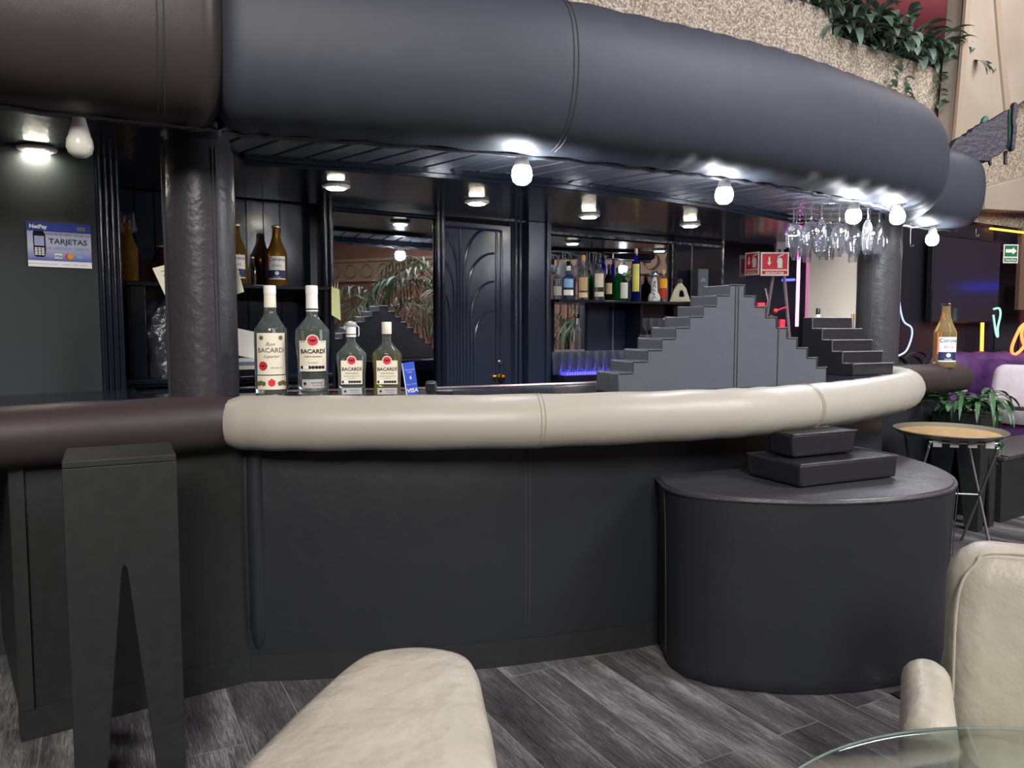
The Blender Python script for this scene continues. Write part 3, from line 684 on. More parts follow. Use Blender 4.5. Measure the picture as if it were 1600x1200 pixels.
stool('plant_stand', 'black wooden pedestal with V-cut sides carrying leafy plants past the tray', 'plant stand', 2.925, 4.93, math.radians(-52), 0.30, 0.25, 0.74)
pb = thing('planter_bench', 'low black box bench with a pale top edge behind the trailing leaves', 'bench', (3.21, 4.97, 0), math.radians(34))
MB().box(0, 1.4, 0, 0.42, 0, 0.41).build('body', MBK, pb, bevel=0.003)
MB().box(-0.008, 1.4, -0.008, 0.42, 0.41, 0.435).build('top', mat('worn_top', '2b2b2b', 0.3, vary=('4c4b48', 40)), pb, bevel=0.004)

# oval tray on its folding stand
TX, TY = 2.50, 4.36
sd = thing('tray_stand', 'folding tray stand of grey steel tube with pale straps', 'tray stand', (TX, TY, 0), math.radians(-12))
for sx in (-1, 1):
    for o_ in (-0.17, 0.17):
        MB().tube(crv([(o_, -sx * 0.24, 0), (o_, sx * 0.19, 0.58), (o_, sx * 0.215, 0.63), (o_ * 0.93, sx * 0.22, 0.655)], 4), 0.008, 8).build('leg', STE, sd)
    MB().tube([(-0.17, sx * 0.22, 0.655), (0.17, sx * 0.22, 0.655)], 0.008, 8).build('crossbar', STE, sd)
MB().tube([(-0.17, 0, 0.33), (0.17, 0, 0.33)], 0.006, 8).build('pivot_bar', STE, sd)
for x in (-0.13, -0.045, 0.045, 0.13):
    MB().box(x - 0.022, x + 0.022, -0.22, 0.22, 0.664, 0.668).box(x - 0.022, x + 0.022, -0.232, -0.226, 0.63, 0.668).build('strap', mat('strap', 'a8aaa4', 0.5), sd)
ty = thing('serving_tray', 'round cork-lined serving tray resting on the folding stand', 'tray', (TX, TY, 0.669), math.radians(-20))
MB().lathe([(0.22, 0.0), (0.262, 0.006), (0.285, 0.026), (0.292, 0.028), (0.290, 0.033), (0.28, 0.030), (0.258, 0.012), (0.22, 0.010)], 48, 1.0, 1.18).build('rim', mat('tray_rim', '6f6c5a', 0.35), ty)
MB().lathe([(0.001, 0.0105), (0.255, 0.0125)], 48, 1.0, 1.18, cap=False).build('cork_lining', mat('cork', 'c9a97c', 0.35, vary=('b8966a', 30)), ty)
struct('trim_9', MB().add([tuple(atz(x, y, 0.004)) for x, y in ((1392, 1083), (1404, 1079), (1445, 1100), (1430, 1104))] + [tuple(atz(x, y, 0.0005)) for x, y in ((1392, 1083), (1404, 1079), (1445, 1100), (1430, 1104))], [(0, 1, 2, 3), (7, 6, 5, 4), (0, 4, 5, 1), (1, 5, 6, 2), (2, 6, 7, 3), (3, 7, 4, 0)]), STE)

# ------------------------------------------------------------------ armchairs and glass table
def rbox(mb, x0, x1, y0, y1, z0, z1, T=None, crown=0.0, nx=6, r=0.05):
    # stuffed block: rounded box from a superellipse-like stack
    nseg = 28; lay = []
    N = 8
    for j in range(N + 1):
        t = j / N; z = z0 + (z1 - z0) * t
        k = 1.0
        if z1 - z < r: a = (r - (z1 - z)) / r; k_in = r * (1 - math.sqrt(max(0, 1 - a * a)))
        elif z - z0 < r * 0.5: k_in = 0.01
        else: k_in = 0
        lay.append((z, k_in))
    zt = [z1 - r * (1 - math.sin(a * PI / 2 / 4)) for a in range(1, 5)]
    lay = [(z0, 0.012), (z0 + 0.02, 0)] + [(z1 - r, 0)] + [(z1 - r + r * math.sin(a * PI / 8), r * (1 - math.cos(a * PI / 8))) for a in range(1, 5)]
    rings = []; r_lim = min(x1 - x0, y1 - y0) * 0.49
    for z, q in lay:
        ring = []; rr = r * 0.95
        q = min(q, r_lim * 0.8); X0, X1, Y0, Y1 = x0 + q * 0.95, x1 - q * 0.95, y0 + q * 0.95, y1 - q * 0.95; rr = max(0.006, min(rr, min(X1 - X0, Y1 - Y0) * 0.5))
        for cx, cy, a0 in ((X1 - rr, Y1 - rr, 0), (X0 + rr, Y1 - rr, 90), (X0 + rr, Y0 + rr, 180), (X1 - rr, Y0 + rr, 270)):
            for a in range(0, 91, 18): t = math.radians(a0 + a); ring.append((cx + rr * math.cos(t), cy + rr * math.sin(t)))
        mxx = (x0 + x1) / 2; hw = (x1 - x0) / 2
        rings.append([(x, y, z - (crown * ((x - mxx) / hw) ** 2 if z > z0 + 0.05 else 0)) for x, y in ring])
    n = len(rings[0]); vs = [p for R_ in rings for p in R_]; fs = []
    for j in range(len(rings) - 1):
        for i in range(n): i2 = (i + 1) % n; fs.append((j * n + i, j * n + i2, (j + 1) * n + i2, (j + 1) * n + i))
    fs += [tuple(range(n - 1, -1, -1)), tuple((len(rings) - 1) * n + i for i in range(n))]
    mb.add(vs, fs, T); return mb
ch = thing('armchair', 'cream leather armchair with rounded back facing the glass table', 'armchair', (1.318, 1.68, 0), math.radians(-27))
rbox(MB(), -0.28, 0.32, -0.30, 0.08, 0.12, 0.29, r=0.06).build('seat', CRM, ch)
rbox(MB(), -0.29, 0.38, 0.08, 0.28, 0.10, 0.738, crown=0.015, r=0.085).build('backrest', CRM, ch)
MB().tube(crv([(-0.272, 0.082, 0.35), (-0.270, 0.085, 0.6), (-0.235, 0.10, 0.69), (-0.16, 0.115, 0.726), (0.3, 0.115, 0.728)], 5), 0.0035, 6).build('piping', CRM, ch)
for sx in (-1, 1):
    x = -0.335 if sx < 0 else 0.38
    rbox(MB(), x - 0.055, x + 0.055, -0.34, 0.06, 0.10, 0.46, r=0.05).build('armrest', CRM, ch)
for x in (-0.27, 0.3):
    for y in (-0.27, 0.2): MB().lathe([(0.02, 0), (0.028, 0.12)], 12, T=Matrix.Translation((x, y, 0))).build('leg', BLP, ch)
c2 = thing('armchair', 'cream leather armchair turned side-on, its wide rounded back close to the camera', 'armchair', (-0.45, 0.90, 0))
bkp = crv([(-0.37, 1.0), (-0.318, 1.20), (-0.275, 1.33), (-0.235, 1.372), (-0.16, 1.385), (-0.09, 1.355), (-0.058, 1.29), (-0.04, 1.18), (-0.022, 1.06), (-0.00, 0.85), (0.02, 0.5), (0.0, 0.36), (-0.2, 0.32), (-0.42, 0.36), (-0.47, 0.5), (-0.425, 0.78)], 4)[:-1]
mb = MB(); nb = len(bkp); cc = Vector((-0.2, 0.85))
lays = [(0.90, 0.10), (0.93, 0.12), (0.97, 0.4), (0.995, 0.62), (1.0, 0.645), (0.992, 0.668), (0.975, 0.684), (0.94, 0.696), (0.86, 0.704), (0.6, 0.708)]
for j, (k, z) in enumerate(lays):
    for i, p in enumerate(bkp):
        q = Vector(p[:2]); d = q - cc; lim = min(1, (1 - k) * d.length / 0.001); ins = (1 - k) * 0.30
        dd = d.normalized(); v = q - dd * min(ins, d.length * 0.9)
        mb.v.append((v.x + 0.45, v.y - 0.90, z + 0.003 * math.sin(i * 1.3) * (k > 0.98)))
for j in range(len(lays) - 1):
    for i in range(nb): i2 = (i + 1) % nb; mb.f.append((j * nb + i, j * nb + i2, (j + 1) * nb + i2, (j + 1) * nb + i))
mb.f += [tuple(range(nb)), tuple((len(lays) - 1) * nb + i for i in range(nb))]
mb.build('backrest', CRM, c2)
rbox(MB(), -0.42, 0.02, -0.36, 0.22, 0.10, 0.40, r=0.06).build('seat', CRM, c2)
for y in (-0.50, 0.22):
    rbox(MB(), -0.52, 0.05, y, y + 0.12, 0.10, 0.55, r=0.05).build('armrest', CRM, c2)
for x in (-0.45, 0.35):
    for y in (-0.42, 0.28): MB().lathe([(0.02, 0), (0.028, 0.12)], 12, T=Matrix.Translation((x, y, 0))).build('leg', BLP, c2)
gt = thing('glass_table', 'round clear glass table in front of the cream armchair', 'table', (0.85, 0.765, 0))
MB().lathe([(0.001, 0.538), (0.592, 0.538), (0.598, 0.541), (0.60, 0.545), (0.598, 0.549), (0.592, 0.552), (0.001, 0.552)], 96, cap=False).build('glass_top', TBL, gt)
MB().tube([(0.598 * math.cos(t * PI / 48), 0.598 * math.sin(t * PI / 48), 0.545) for t in range(96)], 0.0022, 6, closed=True).build('glass_edge', mat('glass_edge', 'a8b6b0', 0.15, spec=0.8), gt)
MB().lathe([(0.02, 0.534), (0.10, 0.534), (0.10, 0.525), (0.03, 0.52), (0.028, 0.03), (0.20, 0.02), (0.22, 0.0)], 32).build('pedestal', CHR, gt)

# ================================================================== BOTTLES ON THE BAR
def face_cam(x, y): return math.atan2(x, y) * -1      # local -Y turned to the camera
def sp(prof, n=5):             # smooth (r, z) profile
    return [(max(0.0005, p[0]), p[1]) for p in crv([(a, b, 0) for a, b in prof], n)]
def label_fn(R, sy, off=0.0012, cz=0.0):
    def fn(x, y):
        a = x / R; return ((R + off) * math.sin(a), -(R * sy + off) * math.cos(a), cz + y)
    return fn
def label_patch(R, sy, w_, z0, z1, off=0.001, seg=14):
    mb = MB(); fn = label_fn(R, sy, off)
    for k in range(seg + 1):
        x = -w_ / 2 + w_ * k / seg; mb.v += [fn(x, z0), fn(x, z1)]
    mb.f = [(2 * k, 2 * k + 2, 2 * k + 3, 2 * k + 1) for k in range(seg)]
    return mb
def bat(fn, mb, r, cx, cz):
    pts = [(0, -0.45), (0.12, -0.1), (0.3, -0.25), (0.42, -0.05), (0.62, -0.12), (0.75, 0.3), (0.45, 0.28), (0.25, 0.12), (0.12, 0.2), (0.08, 0.38), (0, 0.28)]
    R_ = [(x * r, y * r) for x, y in pts]; Lf = [(-x, y) for x, y in R_[::-1]]
    put_poly(mb, [(cx + x, cz + y) for x, y in R_ + Lf[1:-1]], fn)
CREAMC = mat('cream_cap', 'e2dccb', 0.4); CAPW = mat('white_cap', 'eceae4', 0.35)
def rum_big(lab, x, y, old):
    r = thing('rum_bottle', lab, 'bottle', (x, y, 1.0205), face_cam(x, y))
    R = 0.060 if old else 0.062; hh = 0.42
    if old: pr = [(0.052, 0), (R, 0.008), (R, 0.05), (R, 0.235), (0.052, 0.262), (0.036, 0.288), (0.024, 0.312), (0.0215, 0.335), (0.0205, 0.385)]
    else: pr = [(0.050, 0), (0.057, 0.008), (0.056, 0.05), (0.056, 0.13), (R, 0.19), (R, 0.245), (0.058, 0.255), (0.036, 0.282), (0.022, 0.302), (0.0205, 0.325), (0.0205, 0.385)]
    MB().lathe(sp(pr, 4), 36).build('glass_body', GLS, r)
    MB().lathe([(0.0225, 0.385), (0.0228, 0.395), (0.0225, 0.405), (0.0225, 0.415), (0.020, 0.417)], 24).build('cap', CAPW, r)
    MB().lathe([(0.0225, 0.335 if old else 0.32), (0.0215, 0.386)], 24, cap=False).build('neck_label', LBL if old else CAPW, r)
    if not old:
        b = MB(); b.lathe([(0.0232, 0.326), (0.0232, 0.331)], 24, cap=False); b.build('neck_band', INK, r)
    if old:
        lb = label_patch(R, 1, 0.115, 0.085, 0.24).build('label', LBL, r)
        f = label_fn(R, 1, 0.0018); t = MB()
        put_text(t, 'BACARDI', 0.0245, f, 0, 0.168, bold=0.0002); put_text(t, 'Ron', 0.02, f, -0.004, 0.192, italic=0.4); put_text(t, 'Superior', 0.016, f, 0, 0.148, italic=0.4)
        put_text(t, '40% Alc. Vol.', 0.0085, f, 0.02, 0.108)
        t.add(*(lambda m_: (m_.v, m_.f))(label_patch(R, 1, 0.115, 0.0835, 0.086, 0.0018)))
        t.build('lettering', mat('label_brown', '5c4a36', 0.6), lb)
        g = MB()
        for cx in (-0.036, 0.036): put_poly(g, disc_pts(0.0085, cx, 0.222), f)
        g.build('seal', mat('seal', '6e6242', 0.5), lb)
        g = MB(); put_poly(g, disc_pts(0.0165, -0.031, 0.118), f); g.build('round_emblem', INK, lb)
        f2 = label_fn(R, 1, 0.0024); g = MB(); put_poly(g, disc_pts(0.0145, -0.031, 0.118), f2); g.build('round_emblem', RED, lb)
        f3 = label_fn(R, 1, 0.003); g = MB(); bat(f3, g, 0.012, -0.031, 0.118); g.build('bat_emblem', INK, lb)
        lb2 = label_patch(R, 1, 0.118, 0.03, 0.082).build('label', LBL, r)
        g = MB()
        for sx in (-1, 1):
            for q in range(3): put_poly(g, disc_pts(0.009, sx * (0.030 + 0.0105 * q), 0.055 - 0.003 * abs(q - 1)), f)
        g.build('medals', mat('seal', '6e6242', 0.5), lb2)
        g = MB(); put_poly(g, [(-.012, .048), (-.004, .042), (.004, .042), (.012, .048), (.013, .062), (.006, .066), (0, .072), (-.006, .066), (-.013, .062)], f); g.build('crest', RED, lb2)
    else:
        lb = label_patch(0.0595, 1, 0.103, 0.098, 0.212, 0.003).build('label', LBL, r)
        carta(lb, label_fn(0.0595, 1, 0.0042), 1.0, 0.212)
        lb2 = label_patch(0.056, 1, 0.088, 0.035, 0.068).build('label', mat('silver_label', 'b9bab8', 0.4), r)
        f = label_fn(0.056, 1, 0.002); t = MB(); put_text(t, 'SANTIAGO', 0.009, f, 0.014, 0.052); put_text(t, 'DE CUBA 1862', 0.006, f, 0.016, 0.043)
        put_poly(t, [(-.038, .052), (-.031, .059), (-.024, .052), (-.031, .045)], f); t.build('lettering', INK, lb2)
    return r
def carta(lb, f, k, top):       # the white-rum label: emblem, name, rules, medals
    def g(dz): 
        return lambda x, y: (lambda p: (p[0] * 1.0, p[1] - dz, p[2]))(f(x, y))
    e = MB(); put_poly(e, disc_pts(0.0225 * k, 0, top), g(0)); e.build('round_emblem', LBL, lb)
    e = MB(); put_poly(e, disc_pts(0.0185 * k, 0, top), g(0.0008)); e.build('round_emblem', RED, lb)
    e = MB(); bat(g(0.0016), e, 0.017 * k, 0, top); e.build('bat_emblem', INK, lb)
    t = MB(); put_text(t, 'BACARDÍ', 0.0215 * k, g(0), 0, top - 0.047 * k, bold=0.0006 * k)
    put_text(t, 'CARTA BLANCA', 0.0085 * k, g(0), 0, top - 0.062 * k, bold=0.0001)
    put_text(t, 'RON SUPERIOR', 0.005 * k, g(0), 0, top - 0.084 * k)
    for z in (0.070, 0.074): put_poly(t, rect(-0.038 * k, 0.038 * k, top - z * k, top - (z + 0.0008) * k), g(0))
    for cx in (-0.04, -0.012, 0.0, 0.012, 0.024, 0.036): put_poly(t, disc_pts(0.0062 * k, cx * k, top - 0.099 * k), g(0))
    t.build('lettering', INK, lb)
    t = MB()
    for cx in (-0.03, -0.021): put_poly(t, disc_pts(0.0062 * k, cx * k, top - 0.099 * k), g(0.0003))
    t.build('medals', WHT, lb)
def rum_small(lab, x, y, yellow, pourer):
    r = thing('rum_bottle', lab, 'bottle', (x, y, 1.0205), face_cam(x, y)); sy = 0.62
    pr = [(0.046, 0), (0.052, 0.006), (0.050, 0.04), (0.051, 0.09), (0.0545, 0.13), (0.0545, 0.158), (0.050, 0.168), (0.032, 0.188), (0.020, 0.202), (0.0165, 0.212), (0.0160, 0.245)]
    P = sp(pr, 4)
    MB().lathe(P, 36, 1, sy).build('glass_body', GLS if not yellow else glass('pale_glass', (0.96, 0.98, 0.9, 1), 0, 1.3), r)
    if yellow:
        MB().lathe([(q * 0.93, z + 0.004) for q, z in P if z < 0.165] + [(0.03, 0.166), (0.001, 0.166)], 36, 1, sy).build('liquid', glass('yellow_rum', (0.90, 0.88, 0.16, 1), 0, 1.33), r)
    if pourer:
        MB().lathe([(0.0185, 0.225), (0.0185, 0.262)], 20).build('collar', CAPW, r)
        MB().lathe([(0.017, 0.262), (0.019, 0.266), (0.021, 0.272), (0.016, 0.280), (0.004, 0.284)], 20).build('stopper', mat('frosted_stopper', 'cfd6d2', 0.3, trans=0.4), r)
        MB().tube([(0.019, -0.004, 0.268), (0.028, -0.004, 0.262), (0.029, -0.004, 0.235), (0.026, -0.004, 0.228)], 0.002, 6).build('wire_clip', CAPW, r); MB().tube([(-0.019, 0, 0.266), (-0.026, 0, 0.262), (-0.022, 0, 0.252)], 0.002, 6).build('wire_clip', CAPW, r)
    else:
        MB().lathe([(0.0175, 0.232), (0.0185, 0.236), (0.0185, 0.279), (0.017, 0.281)], 20).build('cap', CREAMC, r)
    MB().lathe([(0.0192, 0.233), (0.0192, 0.236)], 20, cap=False).build('neck_band', INK, r)
    fl = lambda x, y: (x, -0.0355, y)
    lb = MB().box(-0.0385, 0.0385, -0.0350, -0.0335, 0.05, 0.138).build('label', LBL, r)
    carta(lb, fl, 0.80, 0.138)
    lb2 = MB().box(-0.036, 0.036, -0.0345, -0.033, 0.012, 0.036).build('label', mat('silver_label', 'b9bab8', 0.4), r)
    t = MB(); put_text(t, 'SANTIAGO', 0.007, fl, 0.010, 0.025); put_text(t, 'DE CUBA 1862', 0.0045, fl, 0.012, 0.018); put_poly(t, [(-.030, .024), (-.0245, .030), (-.019, .024), (-.0245, .018)], fl); t.build('lettering', INK, lb2)
    return r
yb = 2.90
def bx(px, y=2.9): return (px - 800) / F * y * 1.0
def on_bar(px, y=2.9, z=1.15): return (px - 800) / F * (y * math.cos(TH) - (z - H) * math.sin(TH))
rum_big('tall clear rum bottle with a cream parchment label, beside the column', on_bar(424), yb, True)
rum_big('tall clear rum bottle with a white label under a round red emblem', on_bar(489), yb, False)
rum_small('short clear rum bottle with a wire-clip stopper', on_bar(551), yb - 0.02, False, True)
rum_small('short rum bottle holding yellow liquor', on_bar(606), yb - 0.02, True, False)
# card acceptance stand and card terminal
vs_ = thing('card_sign', 'small blue acrylic card-payment sign leaning beside the yellow bottle', 'sign', (on_bar(645, 2.95), 2.95, 1.0205), face_cam(-0.37, 2.95))
tilt = Matrix.Rotation(math.radians(-8), 4, 'Y')
MB().box(-0.022, 0.022, -0.002, 0.002, 0.0, 0.128, tilt).build('plate', BLU, vs_, bevel=0.001)
MB().box(-0.0255, -0.022, -0.003, 0.003, 0.0, 0.128, tilt).build('edge', WHT, vs_)
t = MB(); fn = lambda x, y: tuple(tilt @ Vector((x, -0.0032, y)))
put_text(t, 'VISA', 0.0215, fn, 0, 0.012, bold=0.0006, italic=0.15); put_text(t, 'Comienza aquí', 0.0062, fn, 0, 0.098); put_text(t, 'tu pago', 0.0062, fn, 0, 0.089); put_text(t, 'Paga sin contacto', 0.0052, fn, 0, 0.042)
put_poly(t, [(-0.004, 0.068), (0.003, 0.060), (0.003, 0.077)], fn); t.build('lettering', WHT, vs_)
ct = thing('card_terminal', 'black card terminal standing upright on the bar near the blue sign', 'card terminal', (on_bar(673, 2.95), 2.95, 1.0205), 0)
rbox(MB(), -0.021, 0.021, -0.02, 0.03, 0.0, 0.055, r=0.01).build('body', mat('dark_plastic', '3a3c42', 0.35), ct)
MB().box(-0.015, 0.015, -0.0215, -0.0195, 0.018, 0.045).build('screen', BLP, ct)
kp = thing('keypad', 'scuffed dark keypad lying flat on the bar next to the card terminal', 'keypad', (on_bar(695, 2.98), 2.98, 1.0205), 0)
MB().box(-0.03, 0.03, -0.02, 0.02, 0, 0.014).build('body', BLP, kp, bevel=0.002)
ks = MB()
for i in range(5):
    for j in range(3): ks.box(-0.025 + i * 0.0105, -0.017 + i * 0.0105, -0.015 + j * 0.011, -0.007 + j * 0.011, 0.014, 0.018)
ks.build('keys', mat('key_grey', '8c8c90', 0.5), kp)

# ------------------------------------------------------------------ beer bottles
AMB = glass('amber_beer', (0.97, 0.60, 0.14, 1), 0, 1.2, .17); GLD = glass('golden_beer', (0.98, 0.80, 0.42, 1), 0, 1.15, .24); DKA = glass('dark_amber', (0.35, 0.16, 0.04, 1), 0, 1.34)
DKB = mat('label_navy', '22305a', 0.5)
def beer(lab, p, h_, R, m, cap, yaw=0, labelled=True, name='beer_bottle'):
    r = thing(name, lab, 'bottle', p, face_cam(p[0], p[1]) + yaw)
    pr = [(R * .9, 0), (R, 0.02 * h_), (R, 0.1 * h_), (R, 0.5 * h_), (R * .92, 0.58 * h_), (R * .6, 0.70 * h_), (R * .42, 0.80 * h_), (R * .37, 0.9 * h_), (R * .37, 0.955 * h_)]
    MB().lathe(sp(pr, 4), 28).build('glass_body', m, r)
    if cap: MB().lathe([(R * .46, 0.955 * h_), (R * .47, 0.965 * h_), (R * .42, 0.99 * h_), (R * .3, h_)], 20).build('cap', mat('crown_cap', 'c8c4b4', 0.3, metal=0.6), r)
    else: MB().lathe([(R * .37, .955 * h_), (R * .42, .96 * h_), (R * .42, .99 * h_), (R * .36, h_)], 20, cap=False).build('lip', THN, r)
    if labelled:
        lb = label_patch(R, 1, R * 1.75, 0.10 * h_, 0.48 * h_, 0.001).build('label', WHT, r)
        b = label_patch(R, 1, R * 1.75, 0.12 * h_, 0.25 * h_, 0.0016).build('label_band', DKB, lb)
        f = label_fn(R, 1, 0.0022); t = MB(); put_text(t, 'Corona', R * 0.52, f, 0, 0.40 * h_, bold=0.0003); put_text(t, 'Extra', R * 0.36, f, 0, 0.31 * h_)
        t.build('lettering', DKB, lb)
        t = MB(); put_poly(t, disc_pts(R * 0.2, 0, 0.2 * h_), f); put_text(t, 'Cerveza', R * 0.2, f, 0, 0.13 * h_); t.build('crest', WHT, lb)
    return r
def shelf_pt(px, n, z): s = bp(px, 480, n)[0]; v = bb(s, n, z); return (v.x, v.y, v.z)
beer('amber beer bottle with a white label standing alone on the upper shelf', shelf_pt(434, .06, SHZ + .0005), 0.325, 0.054, AMB, True)
beer('amber beer bottle half hidden by the column on the upper shelf', shelf_pt(372, .06, SHZ + .0005), 0.32, 0.052, AMB, True)
beer('small dark amber bottle on the shelf, low behind the tilted paper', shelf_pt(254, .0, SHZ + .0005), 0.19, 0.045, DKA, True, labelled=False)
gb = shelf_pt(203, .03, SHZ + .0005)
gr_ = beer('tall amber bottle with an upturned glass over its neck', gb, 0.30, 0.044, AMB, False, labelled=False)
g = thing('shot_glass', 'clear glass turned over on the neck of the tall amber bottle', 'glass', (gb[0], gb[1], gb[2] + 0.301), 0)
MB().lathe([(0.045, -0.055), (0.038, 0.03), (0.036, 0.034), (0.001, 0.034)], 20, cap=False).build('glass_bowl', THN, g)
p = shelf_pt(396, .07, SHZ + .0005); beer('small empty clear bottle on the upper shelf between two beers', p, 0.15, 0.022, THN, True, labelled=False, name='miniature_bottle')
pc = atz(1476, 568, 1.02); pc = (2.66, 4.74 + 0.18, 1.0205)
beer('opened golden beer bottle standing on the far dark wing of the bar', (on_bar(1476, 4.97), 4.97, 1.021), 0.415, 0.067, GLD, False, yaw=0.35)

# things at the back of the left bay
ppr = thing('menu_sheet', 'cream paper sheet tilted behind the leather column', 'paper', (-1.33, 3.125, 1.35))
P4 = [Vector(aty(x, y, 3.125)) - Vector((-1.33, 3.125, 1.35)) for x, y in ((238, 419), (362, 388), (381, 456), (272, 492))]
MB().add([tuple(v) for v in P4] + [tuple(v + Vector((0, 0.004, 0))) for v in P4], [(0, 1, 2, 3), (7, 6, 5, 4), (0, 4, 5, 1), (1, 5, 6, 2), (2, 6, 7, 3), (3, 7, 4, 0)]).build('sheet', LBL, ppr)
q4 = lambda u, v: tuple(P4[0].lerp(P4[1], u).lerp(P4[3].lerp(P4[2], u), v) - Vector((0, 0.0015, 0)))
t = MB()
for k in range(9): t.add([q4(.08, .1 + k * .09), q4(.3, .1 + k * .09), q4(.3, .115 + k * .09), q4(.08, .115 + k * .09)], [(0, 1, 2, 3)])
t.build('handwriting', GRY, ppr)
bgp = shelf_pt(258, .05, 1.031)
bg = MB(); nz, ns = 22, 30
for j in range(nz + 1):
    t_ = j / nz; rr = (0.108 - 0.015 * t_) * (1 if t_ < .9 else 1 - (t_ - .9) * 6)
    for i in range(ns):
        a = 2 * PI * i / ns; q = rr * (1 + 0.09 * math.sin(3 * a + 5 * t_) + 0.06 * math.sin(7 * a - 11 * t_ + 1) + 0.04 * math.sin(13 * a + 17 * t_))
        bg.v.append((q * math.cos(a), 0.7 * q * math.sin(a), 0.38 * t_ + 0.012 * math.sin(4 * a + 2) * t_))
for j in range(nz):
    for i in range(ns): i2 = (i + 1) % ns; bg.f.append((j * ns + i, j * ns + i2, (j + 1) * ns + i2, (j + 1) * ns + i))
bg.f += [tuple(range(ns)), tuple(nz * ns + i for i in range(ns))]
o = bg.build('garbage_bag', mat('black_bag', '34343c', 0.25, spec=0.8, bump=(26, 0.6, 0.01))); o.location = bgp; o.rotation_euler = (0, 0, BY)
tag(o, 'crumpled shiny black plastic bag standing on the back counter', 'bag')
bo = thing('ledger_stack', 'stack of papers and a lined notebook behind the parchment-label bottle', 'papers', shelf_pt(384, .08, 1.031), BY)
for k, (dx, h_, m_) in enumerate(((0, .03, BLP), (.008, .022, WHP), (-.006, .018, mat('teal_cover', '6d8f9a', .5)), (.004, .02, WHT))):
    z0 = sum((.03, .022, .018, .02)[:k]); MB().box(-.08 + dx, .08 + dx, -.055, .055, z0, z0 + h_ - .001).build('book', m_, bo, bevel=0.001)
nb_ = MB().box(-.075, .045, -.004, .004, 0.0, 0.16, Matrix.Translation((0.0, -0.02, 0.092)) @ Matrix.Rotation(-0.5, 4, 'X') @ Matrix.Rotation(0.25, 4, 'Y')); nb_.build('notebook', WHT, bo)
yp = shelf_pt(523, .13, 0)
yo = thing('order_pad', 'pale yellow-green curled paper pinned at the edge of the mirror', 'paper', bb(S(524, .16), .16, 1.35), BY)
MB().add([(-.022, 0, 0), (.026, -.01, -.03), (.024, -.004, .14), (-.02, 0, .155), (-.022, .003, 0), (.026, -.007, -.03), (.024, -.001, .14), (-.02, .003, .155)], [(0, 1, 2, 3), (7, 6, 5, 4), (0, 4, 5, 1), (1, 5, 6, 2), (2, 6, 7, 3), (3, 7, 4, 0)]).build('sheet', mat('yellow_paper', 'dfe4a8', .6), yo)
for k in range(3): MB().add([(-.018 + .013 * k, 0, .13), (-.01 + .013 * k, 0, .13), (-.02 + .017 * k, -.01, .18 + .008 * k), (-.018 + .013 * k, .002, .13), (-.01 + .013 * k, .002, .13), (-.02 + .017 * k, -.008, .18 + .008 * k)], [(0, 1, 2), (5, 4, 3), (0, 3, 4, 1), (1, 4, 5, 2), (2, 5, 3, 0)]).build('curled_strip', mat('yellow_paper', 'dfe4a8', .6), yo)

# ------------------------------------------------------------------ spirits on the right shelf
CLR = glass('clear_spirit', (0.94, 0.97, 1, 1), 0, 1.36); BLG = glass('blue_glass', (0.10, 0.16, 0.9, 1), 0, 1.4); GRG = glass('green_glass', (0.05, 0.62, 0.18, 1), 0, 1.4); SKY = glass('sky_glass', (0.50, 0.66, 0.98, 1), 0, 1.36)
DKG = glass('dark_glass', (0.10, 0.09, 0.12, 1), 0, 1.4)
ORC = mat('orange_cap', 'd89a48', .4); GRC = mat('green_cap', '5fc87e', .4); YLL = mat('yellow_label', 'e8dc6a', .5); ORL = mat('orange_label', 'f0a81c', .5); RDL = mat('red_label', 'c83a22', .5); BLC = mat('black_cap', '18181c', .35); SLV = mat('silver_cap', 'c4c8d0', .25, metal=.8)
def spirit(lab, px, n, h_, R, kind, body, cap, lbl=None, lab2=None, sy=1.0, capfr=.14, name='spirit_bottle', z=None):
    p = shelf_pt(px, n, (ZR if z is None else z) + .0005); r = thing(name, lab, 'bottle', p, face_cam(p[0], p[1]))
    K = {'round': [(.9, 0), (1, .03), (1, .1), (1, .55), (.86, .63), (.45, .71), (.33, .78), (.31, .87)],
         'square': [(.92, 0), (1, .02), (1, .1), (1, .60), (.95, .66), (.42, .72), (.33, .78), (.33, .87)],
         'tall': [(.9, 0), (1, .03), (1, .1), (1, .62), (.8, .70), (.42, .76), (.4, .85)],
         'slim': [(.9, 0), (1, .02), (1, .1), (1, .7), (.6, .76), (.4, .8), (.4, .9)]}[kind]
    MB().lathe(sp([(a * R, b * h_) for a, b in K], 4), 24, 1, sy).build('glass_body', body, r)
    MB().lathe([(R * .36, (1 - capfr) * h_), (R * .38, (1 - capfr * .9) * h_), (R * .38, .985 * h_), (R * .3, h_)], 16, 1, 1).build('cap', cap, r)
    if lbl:
        m_, z0, z1 = lbl; label_patch(R, sy, R * 1.7, z0 * h_, z1 * h_, .0012, 8).build('label', m_, r)
    if lab2:
        m_, z0, z1 = lab2; label_patch(R, sy, R * 1.7, z0 * h_, z1 * h_, .0016, 8).build('label', m_, r)
    return r
spirit('small clear square bottle at the door end of the shelf', 871, .07, .215, .034, 'square', CLR, SLV, None, (mat('label_grey', 'a8acac', .5), .12, .4))
o = spirit('clear vodka-style bottle with pale blue print', 888, .09, .225, .041, 'square', SKY, WHP, (mat('pale_blue_print', '8fb0e8', .5), .35, .6), (WHT, .12, .28))
spirit('clear bottle with an orange cap and sepia figure on its label', 911, .09, .305, .038, 'round', CLR, ORC, (mat('sepia_label', 'c8a884', .5), .2, .5), (mat('buff_label', 'e4cfa0', .5), .05, .16))
